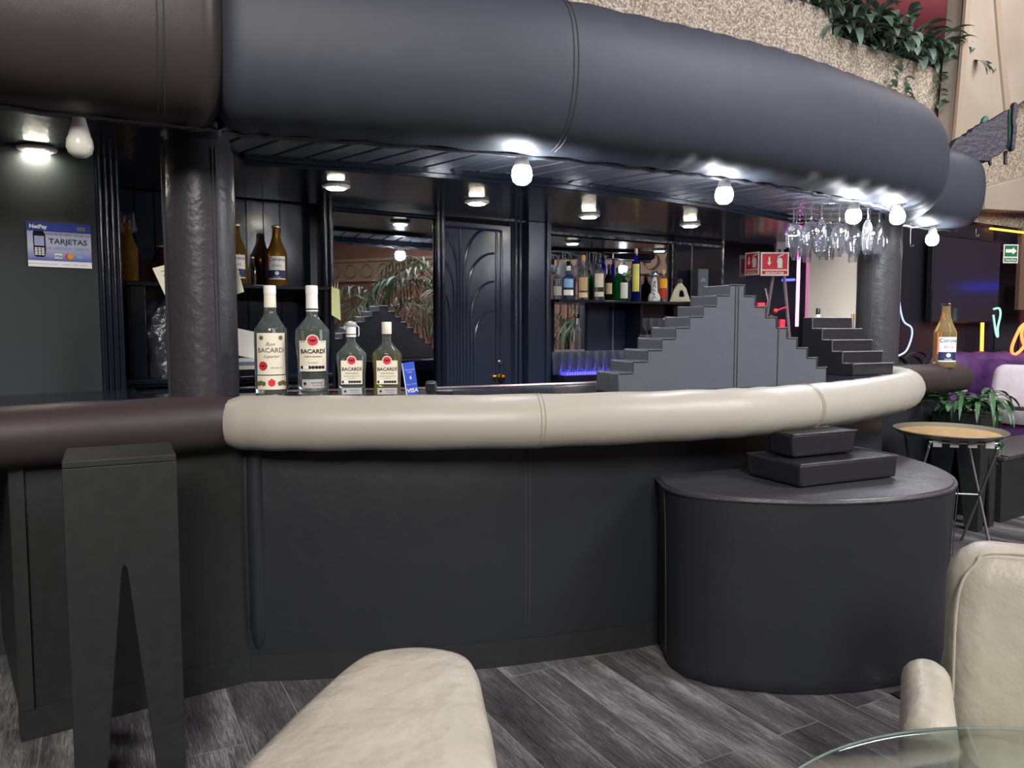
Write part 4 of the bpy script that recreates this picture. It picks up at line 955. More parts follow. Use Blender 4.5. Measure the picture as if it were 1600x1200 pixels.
spirit('clear bottle with a slanted cream label and black cap', 936, .09, .295, .039, 'tall', CLR, BLC, (LBL, .3, .62), (LBL, .08, .19))
spirit('dark bottle with a small cream print label, tucked by the blue slim bottle', 951, .06, .255, .029, 'round', DKG, BLC, (mat('tan_label', 'cbb890', .5), .18, .48))
spirit('very slim tall clear and blue bottle', 957, .00, .34, .014, 'slim', BLG, SLV)
spirit('dark green squat bottle with a navy cap', 964, .07, .235, .029, 'square', GRG, mat('navy_cap', '232a4c', .4), None, None)
spirit('green bottle with a light green cap and white label', 975, .10, .205, .033, 'round', GRG, GRC, (WHT, .08, .62))
spirit('small clear bottle with a pale green neck behind the tall blue one', 986, .05, .215, .022, 'round', CLR, mat('pale_green_cap', 'a8c8a0', .4), (mat('label_speck', '9aa8b8', .5), .1, .4))
spirit('tallest blue bottle with a yellow label and gold neck', 993, .10, .375, .031, 'slim', BLG, mat('gold_foil', 'e4d088', .35), (YLL, .18, .70))
spirit('clear tequila bottle with orange and red labels and a gold cap', 1036, .09, .235, .035, 'square', CLR, mat('gold_cap', 'd8b45c', .35), (ORL, .42, .72), (RDL, .12, .38), sy=.8)
spirit('dark purple-black bottle standing at the back beside the white ceramic one', 1009, -.02, .20, .035, 'round', DKG, BLC)
# carved ceramic decanter with a bell stopper
p = shelf_pt(1022, .10, ZR + .0005); r = thing('ceramic_decanter', 'white and navy ceramic decanter with a silver dome stopper', 'decanter', p, face_cam(p[0], p[1]))
MB().lathe(sp([(.040, 0), (.044, .005), (.044, .03), (.035, .055), (.026, .065), (.024, .085), (.022, .13), (.016, .165), (.013, .18)], 4), 28).build('ceramic_body', mat('white_ceramic', 'e8eaf0', .2), r)
MB().lathe(sp([(.020, .176), (.030, .182), (.032, .196), (.024, .216), (.008, .226), (.003, .23)], 4), 24).build('dome_stopper', mat('silver_dome', 'b8c4e0', .12, metal=.9), r)
t = MB(); NV = mat('navy_glaze', '20305e', .3)
f = lambda x, y: (x, -.045 + max(0, y - .04) * .28, y)
for k in range(5): t.tube([(.013 * math.cos(a * PI / 6 + k) * (1 - .1 * k), -.046 + .0045 * k, .022 + .028 * k + .011 * math.sin(a * PI / 6)) for a in range(9)], .0022, 5)
t.build('glaze_ornament', NV, r)
# cream jug-bottle with a handle hole
p = shelf_pt(1062, .11, ZR + .0005); r = thing('jug_bottle', 'cream ceramic jug bottle with a round glass stopper at the shelf end', 'bottle', p, face_cam(p[0], p[1]))
def slab_ring(outer, hole, y0, y1):
    mb = MB(); n = len(outer)
    for y in (y0, y1): mb.v += [(x, y, z) for x, z in outer] + [(x, y, z) for x, z in hole]
    for i in range(n):
        j = (i + 1) % n; mb.f += [(i, j, n + j, n + i), (2 * n + i, 3 * n + i, 3 * n + j, 2 * n + j), (i, 2 * n + i, 2 * n + j, j), (n + i, n + j, 3 * n + j, 3 * n + i)]
    return mb
out_ = [(-.078, 0), (-.06, .05), (-.04, .10), (-.022, .128), (-.018, .138), (.018, .138), (.022, .128), (.045, .10), (.062, .05), (.078, 0), (.04, 0), (-.04, 0)]
hol = [(-.006, .04), (-.006, .055), (-.004, .07), (0, .082), (.004, .085), (.012, .085), (.020, .082), (.026, .07), (.03, .055), (.032, .04), (.02, .038), (0, .038)]
slab_ring(out_, hol, -.03, .03).build('ceramic_body', mat('cream_ceramic', 'dcd6bc', .3), r, bevel=.005)
MB().sphere((0, 0, .156), .019, 14, 8).lathe([(.01, .136), (.008, .145)], 12).build('stopper', CLR, r)
bxp = shelf_pt(1093, .03, ZR + .0005)
r = thing('gift_box', 'dark grey gift box with a gold base band at the end of the shelf', 'box', bxp, face_cam(bxp[0], bxp[1]) + .55)
MB().box(-.045, .045, -.045, .045, .035, .26).build('carton', mat('grey_carton', '56606e', .4), r, bevel=.002)
MB().box(-.046, .046, -.046, .046, 0, .035).build('gold_band', mat('gold_band', '9a8850', .4, metal=.4), r)
t = MB(); fb = lambda x, y: (x, -.0462, y); put_text(t, 'DON', .014, fb, 0, .178); put_text(t, 'RESERVA', .011, fb, 0, .165); t.build('lettering', WHT, r)
p = shelf_pt(872, .03, ZR + .0005)

# ------------------------------------------------------------------ tumblers on the lit mat
tg = thing('tumbler', 'clear faceted tumbler upside down on the blue-lit bar mat', 'glass', (0, 0, 0), 0, 'tumblers on the lit mat')
MB().lathe([(.030, 0), (.032, .004), (.0325, .05), (.034, .105), (.036, .11), (.036, .155), (.034, .155), (.033, .11), (.030, .10), (.028, .015), (.001, .012)], 12, cap=False).build('glass_wall', THT, tg)
MB().lathe([(.001, .001), (.03, .001), (.031, .014), (.001, .016)], 12, cap=False).build('glass_base', THN, tg)
first = True
for row, n_ in ((0, .11), (1, .035)):
    for k in range(9):
        px = 871 + k * 13.2 + row * 6
        s = bp(px, 560, n_)[0]; v = bb(s, n_, .9625)
        g = tg if first else copy_tree(tg); first = False; rot(g, v, BY)
gl2 = thing('stacked_glass', 'clear stemware glass crowded in the niche under the shelf', 'glass', (0, 0, 0), 0, 'glasses in the niche behind the stepped pad')
MB().lathe([(.030, 0), (.030, .003), (.004, .008), (.004, .05), (.02, .065), (.032, .09), (.034, .12), (.030, .15)], 14, cap=False).build('glass_bowl', THT, gl2)
first = True
for row, n_ in ((0, .12), (1, .04)):
    for k in range(6):
        s = bp(1006 + k * 13 + row * 5, 500, n_)[0]; v = bb(s, n_, 1.08 + .0 + .12 * row)
        g = gl2 if first else copy_tree(gl2); first = False; rot(g, v, 0)
bbox(S(1001, .1) + .02, sH, -.09, .16, 1.055, 1.079).build('niche_shelf', GLO, bk)
bbox(S(1001, .1) + .02, sH, -.09, .075, 1.18, 1.199).build('niche_shelf', GLO, bk)

# ------------------------------------------------------------------ hanging wine glasses
rk = thing('glass_rack', 'dark wire rack screwed under the canopy holding stemware', 'rack', (1.95, 4.75, 1.955))
rows = [(4.32, 7), (4.50, 8), (4.70, 8), (4.90, 8), (5.10, 7)]
for y, n_ in rows:
    for dy in (-.012, .012): MB().tube([(.355 * y - 1.95, y - 4.75 + dy, .012), (.487 * y - 1.95, y - 4.75 + dy, .012)], .0025, 6).build('rail', CHR, rk)
for x in (.37, .475): MB().tube([(x * 4.3 - 1.95, 4.3 - 4.75, .018), (x * 5.1 - 1.95, 5.1 - 4.75, .018)], .004, 6).tube([(x * 4.7 - 1.95, -.05, .018), (x * 4.7 - 1.95, -.05, .04)], .003, 6).build('bracket', CHR, rk)
wg = thing('wine_glass', 'clear wine glass hanging upside down from the canopy rack', 'wine glass', (0, 0, 0), 0, 'wine glasses hanging from the rack')
def wine(kind):
    B = {0: [(.004, -.085), (.012, -.092), (.030, -.11), (.037, -.135), (.036, -.165), (.030, -.20)],
         1: [(.004, -.075), (.016, -.085), (.036, -.105), (.043, -.13), (.040, -.16), (.033, -.185)],
         2: [(.004, -.07), (.012, -.08), (.022, -.11), (.025, -.16), (.022, -.215)]}[kind]
    return sp([(.033, 0), (.031, -.003), (.006, -.008), (.0038, -.02), (.0036, -.06)] + B, 3)
meshes = []
ob = MB().lathe(wine(0), 18, cap=False).build('glass_bowl', THW, wg)
for k in (1, 2):
    o2 = MB().lathe(wine(k), 18, cap=False).build('glass_bowl', THW, None); meshes.append(o2.data); bpy.data.objects.remove(o2)
first = True; cnt = 0
for y, n_ in rows:
    for k in range(n_):
        xx = (.362 + (.480 - .362) * (k + .25 * (cnt % 2)) / (n_ - .5)) * y
        if random.random() < .12 and cnt > 3: cnt += 1; continue
        g = wg if first else copy_tree(wg); c_ = g.children[0]
        if not first and cnt % 3: c_.data = meshes[cnt % 3 - 1]
        first = False; rot(g, (xx, y, 1.966), random.random()); g.scale = (1.12, 1.12, 1.2); cnt += 1
# ------------------------------------------------------------------ hooks
def hook(lab, px, y, ln, zt, m=STE, chain=False, Y=None):
    p = aty(px, y, Y); r = thing('ceiling_hook', lab, 'hook', (p.x, Y, zt - ln))
    MB().tube([(0, 0, ln), (0, 0, .03)] + [(.010 - .010 * math.cos(a * PI / 5), 0, .012 + (.018 if a == 0 else 0) - .012 * math.sin(a * PI / 5)) for a in range(6)], .002, 6).build('wire', m, r)
    return r
hook('thin dark chain hook hanging beside the unlit bulb', 113, 240, .16, 1.975, BLP, Y=2.52)
hook('pale metal hook hanging under the canopy near its far end', 1422, 390, .15, 1.945, STE, Y=4.95)
hook('small bent hook under the far dark canopy wing', 1525, 365, .05, 1.945, STE, Y=5.25)
# ================================================================== SIGNS
def wallpt(px, py, off=0.004):   # (x, z) on the service wall in its own frame
    d = ray(px, py); nrm = Vector((WD.y, -WD.x, 0)); p0 = WA + nrm * off - Vector((0, 0, H))
    t = p0.dot(nrm) / (d.x * nrm.x + d.y * nrm.y); p = d * t; q = Vector((p.x, p.y, 0)) - WA
    return q.dot(WD), p.z + H
x0, zt0 = wallpt(41, 345.4); x1, _ = wallpt(141, 352); _, zb0 = wallpt(42.5, 415.8)
sg = thing('payment_sign', 'blue and white card payment sign fixed to the plain dark wall', 'sign', (0, 0, 0), wyaw)
W_, H_ = x1 - x0, zt0 - zb0
sg.location = WA + WD * x0 + Vector((0, 0, zb0))
fs = lambda d_: (lambda u, v: (u * W_, -0.007 - d_, v * H_))
def grad_mat():
    m = mat('sign_sheet', 'c6cbe4', .4); nt = m.node_tree; b = nt.nodes['Principled BSDF']; tc = nt.nodes.new('ShaderNodeTexCoord'); s = nt.nodes.new('ShaderNodeSeparateXYZ')
    nt.links.new(tc.outputs['Generated'], s.inputs[0]); r = nt.nodes.new('ShaderNodeValToRGB'); e = r.color_ramp.elements
    e[0].position = 0.12; e[0].color = lin('4a5cb0'); e[1].position = 0.45; e[1].color = lin('c8cce4'); nt.links.new(s.outputs['Z'], r.inputs[0]); nt.links.new(r.outputs[0], b.inputs['Base Color']); return m
MB().box(0, W_, -0.007, -0.001, 0, H_).build('board', grad_mat(), sg)
t = MB(); put_poly(t, rect(0, 1, .80, 1), fs(.0005)); t.build('header_band', mat('header_blue', '3d4cae', .4), sg)
t = MB(); put_poly(t, rect(0, 1, 0, .14), fs(.0005)); t.build('footer_band', WHT, sg)
sc_ = H_
tt = lambda d_: (lambda u, v: (u, -0.007 - d_, v))
t = MB(); put_text(t, 'NetPay', .115 * sc_, tt(.001), .17 * W_, .86 * H_, bold=.001); t.build('lettering', WHT, sg)
t = MB(); put_poly(t, rect(.78, .91, .855, .94), fs(.001)); t.build('stamp', mat('stamp_tan', '9a9470', .5), sg)
t = MB(); put_text(t, 'VALIDA', .05 * sc_, tt(.0015), .845 * W_, .88 * H_); t.build('lettering', INK, sg)
DB = mat('ink_blue', '2c3358', .5); MB_ = mat('ink_light_blue', '6a72a0', .5)
t = MB(); put_text(t, 'TARJETAS', .165 * sc_, tt(.001), .63 * W_, .53 * H_, bold=.0006, sx=1.08); put_text(t, 'AQUÍ SE RECIBEN TODAS LAS', .068 * sc_, tt(.001), .63 * W_, .72 * H_); t.build('lettering', DB, sg)
t = MB(); put_text(t, 'DE CRÉDITO / DÉBITO', .088 * sc_, tt(.001), .63 * W_, .40 * H_); put_text(t, 'solicita tu terminal punto de venta', .042 * sc_, tt(.001), .22 * W_, .055 * H_); put_text(t, '· atención  · ventas  · soporte', .042 * sc_, tt(.001), .72 * W_, .055 * H_); t.build('lettering', MB_, sg)
t = MB(); put_poly(t, rect(.41, .53, .20, .31), fs(.001)); t.build('card_logo', WHT, sg)
t = MB(); put_text(t, 'VISA', .075 * sc_, tt(.0015), .47 * W_, .225 * H_, bold=.0004); t.build('lettering', DB, sg)
t = MB(); put_poly(t, disc_pts(.011, .625 * W_, .26 * H_), tt(.001)); t.build('circle_logo', RED, sg)
t = MB(); put_poly(t, disc_pts(.011, .655 * W_, .26 * H_), tt(.0015)); t.build('circle_logo', mat('logo_orange', 'f0a030', .5), sg)
t = MB(); put_poly(t, rect(.77, .86, .22, .29), fs(.001)); t.build('card_logo', mat('logo_sky', '7fb8e6', .5), sg)
t = MB(); put_poly(t, [(.095, .80), (.25, .80), (.275, .72), (.28, .40), (.265, .25), (.24, .22), (.125, .22), (.10, .25), (.09, .40), (.085, .72)], fs(.001)); t.build('terminal_picture', BLP, sg)
t = MB(); put_poly(t, rect(.105, .255, .47, .69), fs(.0015)); t.build('terminal_screen', mat('screen_lilac', 'b4b4e0', .5), sg)
t = MB()
for i in range(3):
    for j in range(5): put_poly(t, rect(.108 + i * .052, .148 + i * .052, .26 + j * .036, .285 + j * .036), fs(.0015))
t.build('terminal_keys', WHT, sg)

# extinguisher signs over the stand beyond the bar
YX = 6.25
stn = thing('sign_stand', 'grey metal stand with splayed legs behind the peak of the large stepped pad', 'stand', tuple(aty(1218, 900, YX + .1))[:2] + (0,))
so = Vector(stn.location)
for a_, b_ in (((1215, 384), (1160, 742)), ((1221, 384), (1252, 742))):
    A_, B_ = aty(*a_, YX + .1), aty(*b_, YX + .1); B_ = A_ + (B_ - A_) * (A_.z / (A_.z - B_.z))
    MB().tube([A_ - so, B_ - so], .014, 8).build('leg', mat('grey_pole', '8e8c8a', .4), stn)
A_ = aty(1199, 470, YX + .08); MB().tube([A_ - so + Vector((-.02, 0, .1)), A_ - so + Vector((0, -.02, 0)), A_ - so + Vector((-.03, 0, -.12))], .012, 8).build('clamp', STE, stn)
MB().box(-.03, .05, -.03, .03, -.02, .06, Matrix.Translation(aty(1217, 386, YX + .1) - so)).build('top_bracket', mat('grey_pole', '8e8c8a', .4), stn)
def fire_sign(lab, A, B, C_, D_, big, flip=False):   # screen-facing corner points: lower left, lower right, upper right, upper left
    O = A; ex = (B - A); wd = ex.length; ex.normalize(); hh = (D_ - A).length; r = thing('extinguisher_sign', lab, 'sign', tuple(O), math.atan2(ex.y, ex.x))
    MB().box(0, wd, -.004, .004, 0, hh).build('plate', WHT, r, bevel=.002)
    f = lambda d_: (lambda u, v: (u, -.004 - d_, v))
    m_ = .012; t = MB(); put_poly(t, rect(m_, wd - m_, hh * .27, hh - m_), f(.001)); put_poly(t, rect(m_, wd - m_, m_, hh * .22), f(.001)); t.build('red_field', RED, r)
    t = MB(); ax, az = wd * .30, hh * .6; k = hh
    put_poly(t, [(ax - .035 * k, az + .2 * k), (ax - .035 * k, az - .02 * k), (ax - .09 * k, az - .02 * k), (ax, az - .17 * k), (ax + .09 * k, az - .02 * k), (ax + .035 * k, az - .02 * k), (ax + .035 * k, az + .2 * k)], f(.002))
    ex_ = wd * .68; put_poly(t, [(ex_ - .10 * k, .33 * k), (ex_ + .10 * k, .33 * k), (ex_ + .10 * k, .68 * k), (ex_ + .04 * k, .76 * k), (ex_ - .04 * k, .76 * k), (ex_ - .10 * k, .68 * k)], f(.002))
    put_poly(t, [(ex_ - .08 * k, .78 * k), (ex_ + .14 * k, .88 * k), (ex_ + .13 * k, .92 * k), (ex_ - .10 * k, .83 * k)], f(.002)); put_poly(t, [(ex_ - .14 * k, .55 * k), (ex_ - .12 * k, .55 * k), (ex_ - .06 * k, .82 * k), (ex_ - .09 * k, .82 * k)], f(.002))
    put_text(t, 'EXTINTOR', .135 * k, f(.002), wd * .5, .075 * k, bold=.0008, sx=min(1.2, wd / hh)); t.build('lettering', WHT, r)
    return r
def ap(px, py, Y): return aty(px, py, Y)
fire_sign('wide red and white extinguisher sign hung before the grey stand legs', ap(1188, 431, YX), ap(1232, 430, YX), ap(1232, 393, YX), ap(1188, 394, YX), 1)
fire_sign('narrow red and white extinguisher sign angled away from the wide one', ap(1164, 431, YX + .12), ap(1186, 431, YX + .01), ap(1186, 394, YX), ap(1164, 395, YX + .12), 0)
r = thing('blank_sign', 'grey reverse side of another sign plate behind the narrow extinguisher sign', 'sign', tuple(ap(1155, 433, YX + .2)), 0)
MB().box(0, .055, -.003, .003, 0, .18).build('plate', mat('plate_back', '9a949c', .5), r, bevel=.002)
MB().box(.012, .045, -.0045, -.003, .03, .15).build('dull_red_field', mat('dull_red', '7a3844', .5), r)

# ================================================================== BEYOND THE BAR
def ngl(name, lab, pts, rad, m, Y=None):
    P = [aty(*p_[:2], p_[2] if len(p_) > 2 else Y) for p_ in pts]; o = MB().tube(crv(P, 5) if len(P) > 2 else P, rad, 8).build(name, m, base=True)
    return tag(o, lab, 'neon light')
NPK = mat('neon_pink', 'ff60d8', .4, emit='ff78dc', es=5); NOR = mat('neon_orange', 'ff8a30', .4, emit='ff6a3c', es=3); NYE = mat('neon_amber', 'ffc060', .4, emit='ff9a30', es=2.6)
NGR = mat('neon_green', '9fe8d0', .4, emit='9fd8c8', es=.7); NBL = mat('neon_pale_blue', 'b8d0ff', .4, emit='b4c8ff', es=.8); NDB = mat('neon_blue', '3040ff', .4, emit='2a30ff', es=10)
ngl('neon_tube', 'pink vertical neon tube along the edge of the pale partition', [(1249, 378), (1245, 510)], .014, NPK, 6.3)
ngl('neon_tube', 'amber neon strip running along the head of the dark opening', [(1547, 357, 8.8), (1700, 376, 9.3)], .013, NYE)
ngl('neon_tube', 'short amber neon upright dropping from the end of the amber strip', [(1547, 358), (1546, 384)], .02, NYE, 9.0)
ngl('neon_tube', 'amber neon upright rising from behind the purple sofa', [(1535, 504), (1533, 580)], .018, NYE, 8.4)
ngl('neon_tube', 'orange looped neon scribble above the purple sofas', [(1640, 500), (1612, 505), (1598, 508), (1590, 520), (1581, 543), (1584, 554), (1597, 545), (1610, 520), (1600, 506), (1597, 530), (1612, 556), (1640, 560)], .016, NOR, 8.3)
ngl('neon_tube', 'pale green bent neon tube hanging on the dark foliage', [(1552, 483), (1561, 482), (1563, 492), (1559, 512), (1559, 526), (1556, 520), (1552, 492)], .011, NGR, 8.3)
ngl('neon_tube', 'pale blue thin neon curve beside the end column of the bar', [(1404, 445), (1406, 478), (1412, 502), (1424, 512), (1424, 528), (1416, 548), (1404, 556)], .009, NBL, 7.6)
ngl('neon_tube', 'blue light bar glowing on the dark wall behind the sign stand', [(1222, 438), (1242, 437)], .012, NDB, 7.8)
tag(MB().box(11.78, 11.82, 8.9, 11.2, 2.02, 2.045).build('led_strip', NDB, base=True), 'blue light strip on the far lounge wall, seen in the dark screen', 'led strip')
# pale partition behind the hanging glasses
pa = thing('partition', 'pale grey-beige board standing behind the hanging wine glasses', 'partition', tuple(aty(1297, 600, 6.4))[:2] + (0,), .3)
MB().box(-.255, .27, -.02, .02, 0, 2.02).build('board', mat('pale_board', 'cfc9bd', .55, bump=(90, .1, .001)), pa, bevel=.003)
MB().box(.22, .226, -.024, -.02, 0.9, 1.9).build('edge_bead', mat('bead', '8a8478', .5), pa)
sm_ = MB()
# television in the niche
sa, za = pt(1442, 505, .14); sb, zb = pt(1553, 371, .14)
_, za = pt(1497, 505, .14); _, zb = pt(1497, 372, .14)
tv = thing('television', 'large dark glossy screen on the wall past the end of the bar', 'television', tuple(PP + PN * .2 + PE * sa) [:2] + (za,), PA)
MB().box(0, sb - sa, -.02, .04, 0, zb - za).build('casing', BLP, tv, bevel=.004)
MB().box(.015, sb - sa - .015, -.024, -.02, .02, zb - za - .02).build('screen', mat('dark_screen', '2a2a36', .12, spec=.7), tv)
# green exit arrow sign
A_ = aty(1567, 411, 9.0)
r = thing('exit_sign', 'green and white arrow sign above the dark doorway', 'sign', tuple(A_), .15)
MB().box(0, .19, -.004, .004, 0, .215).build('plate', WHT, r)
f = lambda d_: (lambda u, v: (u, -.004 - d_, v)); t = MB(); put_poly(t, rect(.012, .178, .075, .203), f(.001)); put_poly(t, rect(.012, .178, .012, .06), f(.001)); t.build('green_field', mat('sign_green', '1f7a52', .5), r)
t = MB(); put_poly(t, [(.025, .12), (.115, .12), (.115, .098), (.168, .14), (.115, .182), (.115, .16), (.025, .16)], f(.002)); put_text(t, 'SALIDA', .042, f(.002), .095, .022, bold=.0006); t.build('lettering', WHT, r)
tag(MB().box(0, .9, 0, .05, 0, .95, Matrix.Translation(aty(1591, 484, 9.0)) @ Matrix.Rotation(.3, 4, 'Z')).build('wood_shutter', mat('brown_shutter', '6d5a48', .6), base=True), 'brown wooden shutter at the edge of the dark opening', 'shutter')
bx0 = aty(1553, 442, 9.6)
tag(MB().box(0, .33, 0, .1, 0, 0.9, Matrix.Translation(aty(1553, 560, 9.6)) @ Matrix.Rotation(.2, 4, 'Z')).build('speaker_cabinet', mat('dark_cabinet', '30323c', .5), base=True), 'dark grey cabinet standing behind the pale green neon', 'cabinet')
r = thing('red_lamp', 'small dark fixture with red lights under the ceiling by the extinguisher signs', 'lamp', tuple(aty(1180, 380, 6.6)), .3)
MB().box(-.16, .16, -.03, .03, 0, .03).build('housing', BLP, r)
for x in (-.11, .06): MB().box(x, x + .07, -.035, -.03, .004, .026).build('red_light', mat('red_glow', 'ff4030', .4, emit='ff2a20', es=14), r)
MB().tube([(0, 0, .03), (0, 0, 2.48 - aty(1180, 380, 6.6).z)], .006, 6).build('rod', BLP, r)

# purple tufted sofas with white cushions
PUR = mat('purple_velvet', '5d3672', .6, bump=(18, .5, .01), vary=('4a2a5e', 8)); WCU = mat('white_cushion', 'dcd6dc', .6, bump=(10, .5, .02))
def sofa(lab, px, Y, zb_, rz, wd, cush):
    p = aty(px, 600, Y); r = thing('tufted_sofa', lab, 'sofa', (p.x, Y, 0), rz)
    rbox(MB(), -wd / 2, wd / 2, -.42, .42, .05, .46, r=.08).build('seat_base', PUR, r)
    mb = MB(); nn, kk = 36, 16
    for i in range(nn + 1):
        x = -wd / 2 + wd * i / nn
        for j in range(kk):
            a = 2 * PI * j / kk; q = .15 * (1 + .10 * abs(math.cos(i * PI / 4.5)) - .05)
            mb.v.append((x, .36 + q * math.cos(a) * .9, zb_ - .19 + q * math.sin(a) * 1.25))
    for i in range(nn):
        for j in range(kk): j2 = (j + 1) % kk; mb.f.append((i * kk + j, (i + 1) * kk + j, (i + 1) * kk + j2, i * kk + j2))
    mb.f += [tuple(range(kk)), tuple(nn * kk + j for j in range(kk))]; mb.build('tufted_backrest', PUR, r)
    MB().box(-wd / 2 + .02, wd / 2 - .02, .28, .44, .3, zb_ - .15).build('back_frame', PUR, r)
    for sx in (-1, 1): rbox(MB(), sx * wd / 2 - .1, sx * wd / 2 + .1, -.44, .42, .05, .66, r=.08).build('armrest', PUR, r)
    n_ = cush
    for k in range(n_):
        w0 = (wd - .3) / n_; x = -wd / 2 + .15 + w0 * k; rbox(MB(), x + .01, x + w0 - .01, -.44, .22, .46, .62, r=.07).build('seat_cushion', WCU, r)
    return r
sofa('purple tufted sofa with white seat cushions next to the planter bench', 1660, 6.6, .98, math.radians(-52), 1.7, 2)
sofa('darker purple tufted sofa farther back below the orange neon', 1600, 8.0, 1.02, math.radians(0), 2.0, 2)
pil = rbox(MB(), -.24, .24, -.09, .09, 0, .36, r=.08).build('throw_pillow', WCU); p = aty(1590, 640, 6.1); pil.location = (p.x + .05, 6.12, .63); pil.rotation_euler = (-.3, 0, -.9)
tag(pil, 'white throw pillow leaning on the nearer purple sofa', 'pillow')

# ================================================================== PLANTS
def leaf(mb, base, az, el, ln, wd, droop, fold=.25, seg=6):
    d = Vector((math.cos(az) * math.cos(el), math.sin(az) * math.cos(el), math.sin(el))); p = Vector(base); sd_ = Vector((-math.sin(az), math.cos(az), 0)); k0 = len(mb.v); e = el
    for i in range(seg + 1):
        t_ = i / seg; w2 = wd * (math.sin(PI * min(1, t_ * .92 + .06)) ** .8) / 2
        up_ = Vector((-math.cos(az) * math.sin(e), -math.sin(az) * math.sin(e), math.cos(e)))
        mb.v += [tuple(p + sd_ * w2 + up_ * w2 * fold), tuple(p), tuple(p - sd_ * w2 + up_ * w2 * fold)]
        e -= droop / seg; d = Vector((math.cos(az) * math.cos(e), math.sin(az) * math.cos(e), math.sin(e))); p = p + d * (ln / seg)
    for i in range(seg):
        a = k0 + i * 3; mb.f += [(a, a + 1, a + 4, a + 3), (a + 1, a + 2, a + 5, a + 4)]
def clump(name, lab, loc, n_, ln, wd, spread, rnd, sf=(.3, .6), m=LEAF, el=(.5, 1.3), droop=(1.2, 2.2), group=None, azr=(0, 2 * PI), pot=None, trail=0):
    rg_ = random.Random(rnd); r = thing(name, lab, 'plant', loc, 0, group); mb = MB(); st_ = MB()
    for k in range(n_):
        az = rg_.uniform(*azr); e = rg_.uniform(*el); b = (rg_.uniform(-spread, spread), rg_.uniform(-spread, spread) * .6, rg_.uniform(0, .04)); l_ = ln * rg_.uniform(.6, 1.15)
        sl_ = l_ * rg_.uniform(*sf); tip = Vector(b) + Vector((math.cos(az) * math.cos(e), math.sin(az) * math.cos(e), math.sin(e))) * sl_
        st_.tube([b, tip], .003, 4); leaf(mb, tip, az, e * .7, l_, wd * rg_.uniform(.7, 1.2), rg_.uniform(*droop))
    for k in range(trail):
        az = rg_.uniform(*azr); x = rg_.uniform(-spread, spread); q = Vector((x, -.02 - .5 * abs(x) * 0, 0)); 
        for j in range(9):
            q = q + Vector((rg_.uniform(-.02, .03), rg_.uniform(-.03, .0) if j < 2 else rg_.uniform(-.01, .01), -.045)); leaf(mb, q, rg_.uniform(azr[0], azr[1]), rg_.uniform(-.6, .5), ln * .35, wd * .8, 1.0, seg=4)
    mb.build('foliage', m, r, sharp=80); st_.build('stems', m, r)
    return r
# along the parapet
for i, (px, py, n_, l_) in enumerate(((1262, 8, 34, .34), (1312, 40, 46, .36), (1350, 60, 46, .36), (1392, 72, 50, .40), (1432, 88, 44, .36), (1470, 102, 34, .34), (1498, 112, 16, .26))):
    s_, _z = pt(px, py, -.12); zz = z1 if px < 1300 else z3
    p = PP + PE * pt(px, 100, -.1)[0] + PN * (-.10)
    clump('balcony_plant', ('leafy plant spilling over the high step of the concrete parapet', 'broad-leaved plant just past the parapet step', 'glossy plant on the parapet beside the one at the step', 'bushy plant trailing down the middle of the parapet', 'leafy plant on the lower half of the parapet', 'low leafy plant on the parapet near the beige pillar', 'small leafy plant on the parapet touching the beige pillar')[i],
          (p.x, p.y, zz - .02), int(n_ * 1.7), l_ * (1 if i < 2 else .8), .09, .26, 20 + i, el=(.35, 1.45), droop=(.9, 2.0), sf=(.3, .95), azr=(-PI * 1.1, PI * .3), trail=3 if px == 1432 else (1 if 1300 < px < 1440 else 0), m=mat('grey_green_leaf', '7d9488', 0.32, vary=('4c6656', 5)))  # pale grey-green leaf colour with random variation
# planter on the pedestal
cp = (2.975, 4.90, .742)
clump('arching_plant', 'dark green plant with long arching blades on the black pedestal', cp, 20, .27, .030, .07, 41, el=(.3, 1.0), droop=(1.2, 2.1))
clump('broad_plant', 'short broad-leaved plant on the black pedestal beside the dark padded rail', (2.83, 4.86, .742), 34, .13, .06, .08, 42, el=(.4, 1.4), droop=(.6, 1.6))
r = clump('trailing_plant', 'leafy trailing plant cascading beside the pedestal onto the bench', (3.17, 5.06, .80), 8, .14, .045, .06, 43, el=(-.2, .8), droop=(1, 2), trail=6)
MB().lathe([(.05, -.36), (.055, -.355), (.07, -.02), (.074, 0), (.066, 0), (.06, -.03)], 20, cap=True).build('pot', BLP, r)
for i, (px, py, Y) in enumerate(((1422, 566, 6.9), (1565, 552, 9.0), (1592, 556, 9.1))):
    p = aty(px, py, Y); rr = clump('dark_plant', ('shadowy leafy plant seen between the bar column and the beer bottle', 'dark feathery plant behind the pale green neon', 'dark feathery plant behind the orange neon')[i], (p.x, Y, p.z - .15), 40, .34, .05 if i == 0 else .02, .22, 60 + i, m=mat('dark_leaf', '2c3c34', .5), el=(.1, 1.3), droop=(.5, 1.5))
    MB().lathe([(.13, -p.z + .15), (.16, .0)], 16).build('pot', BLP, rr)
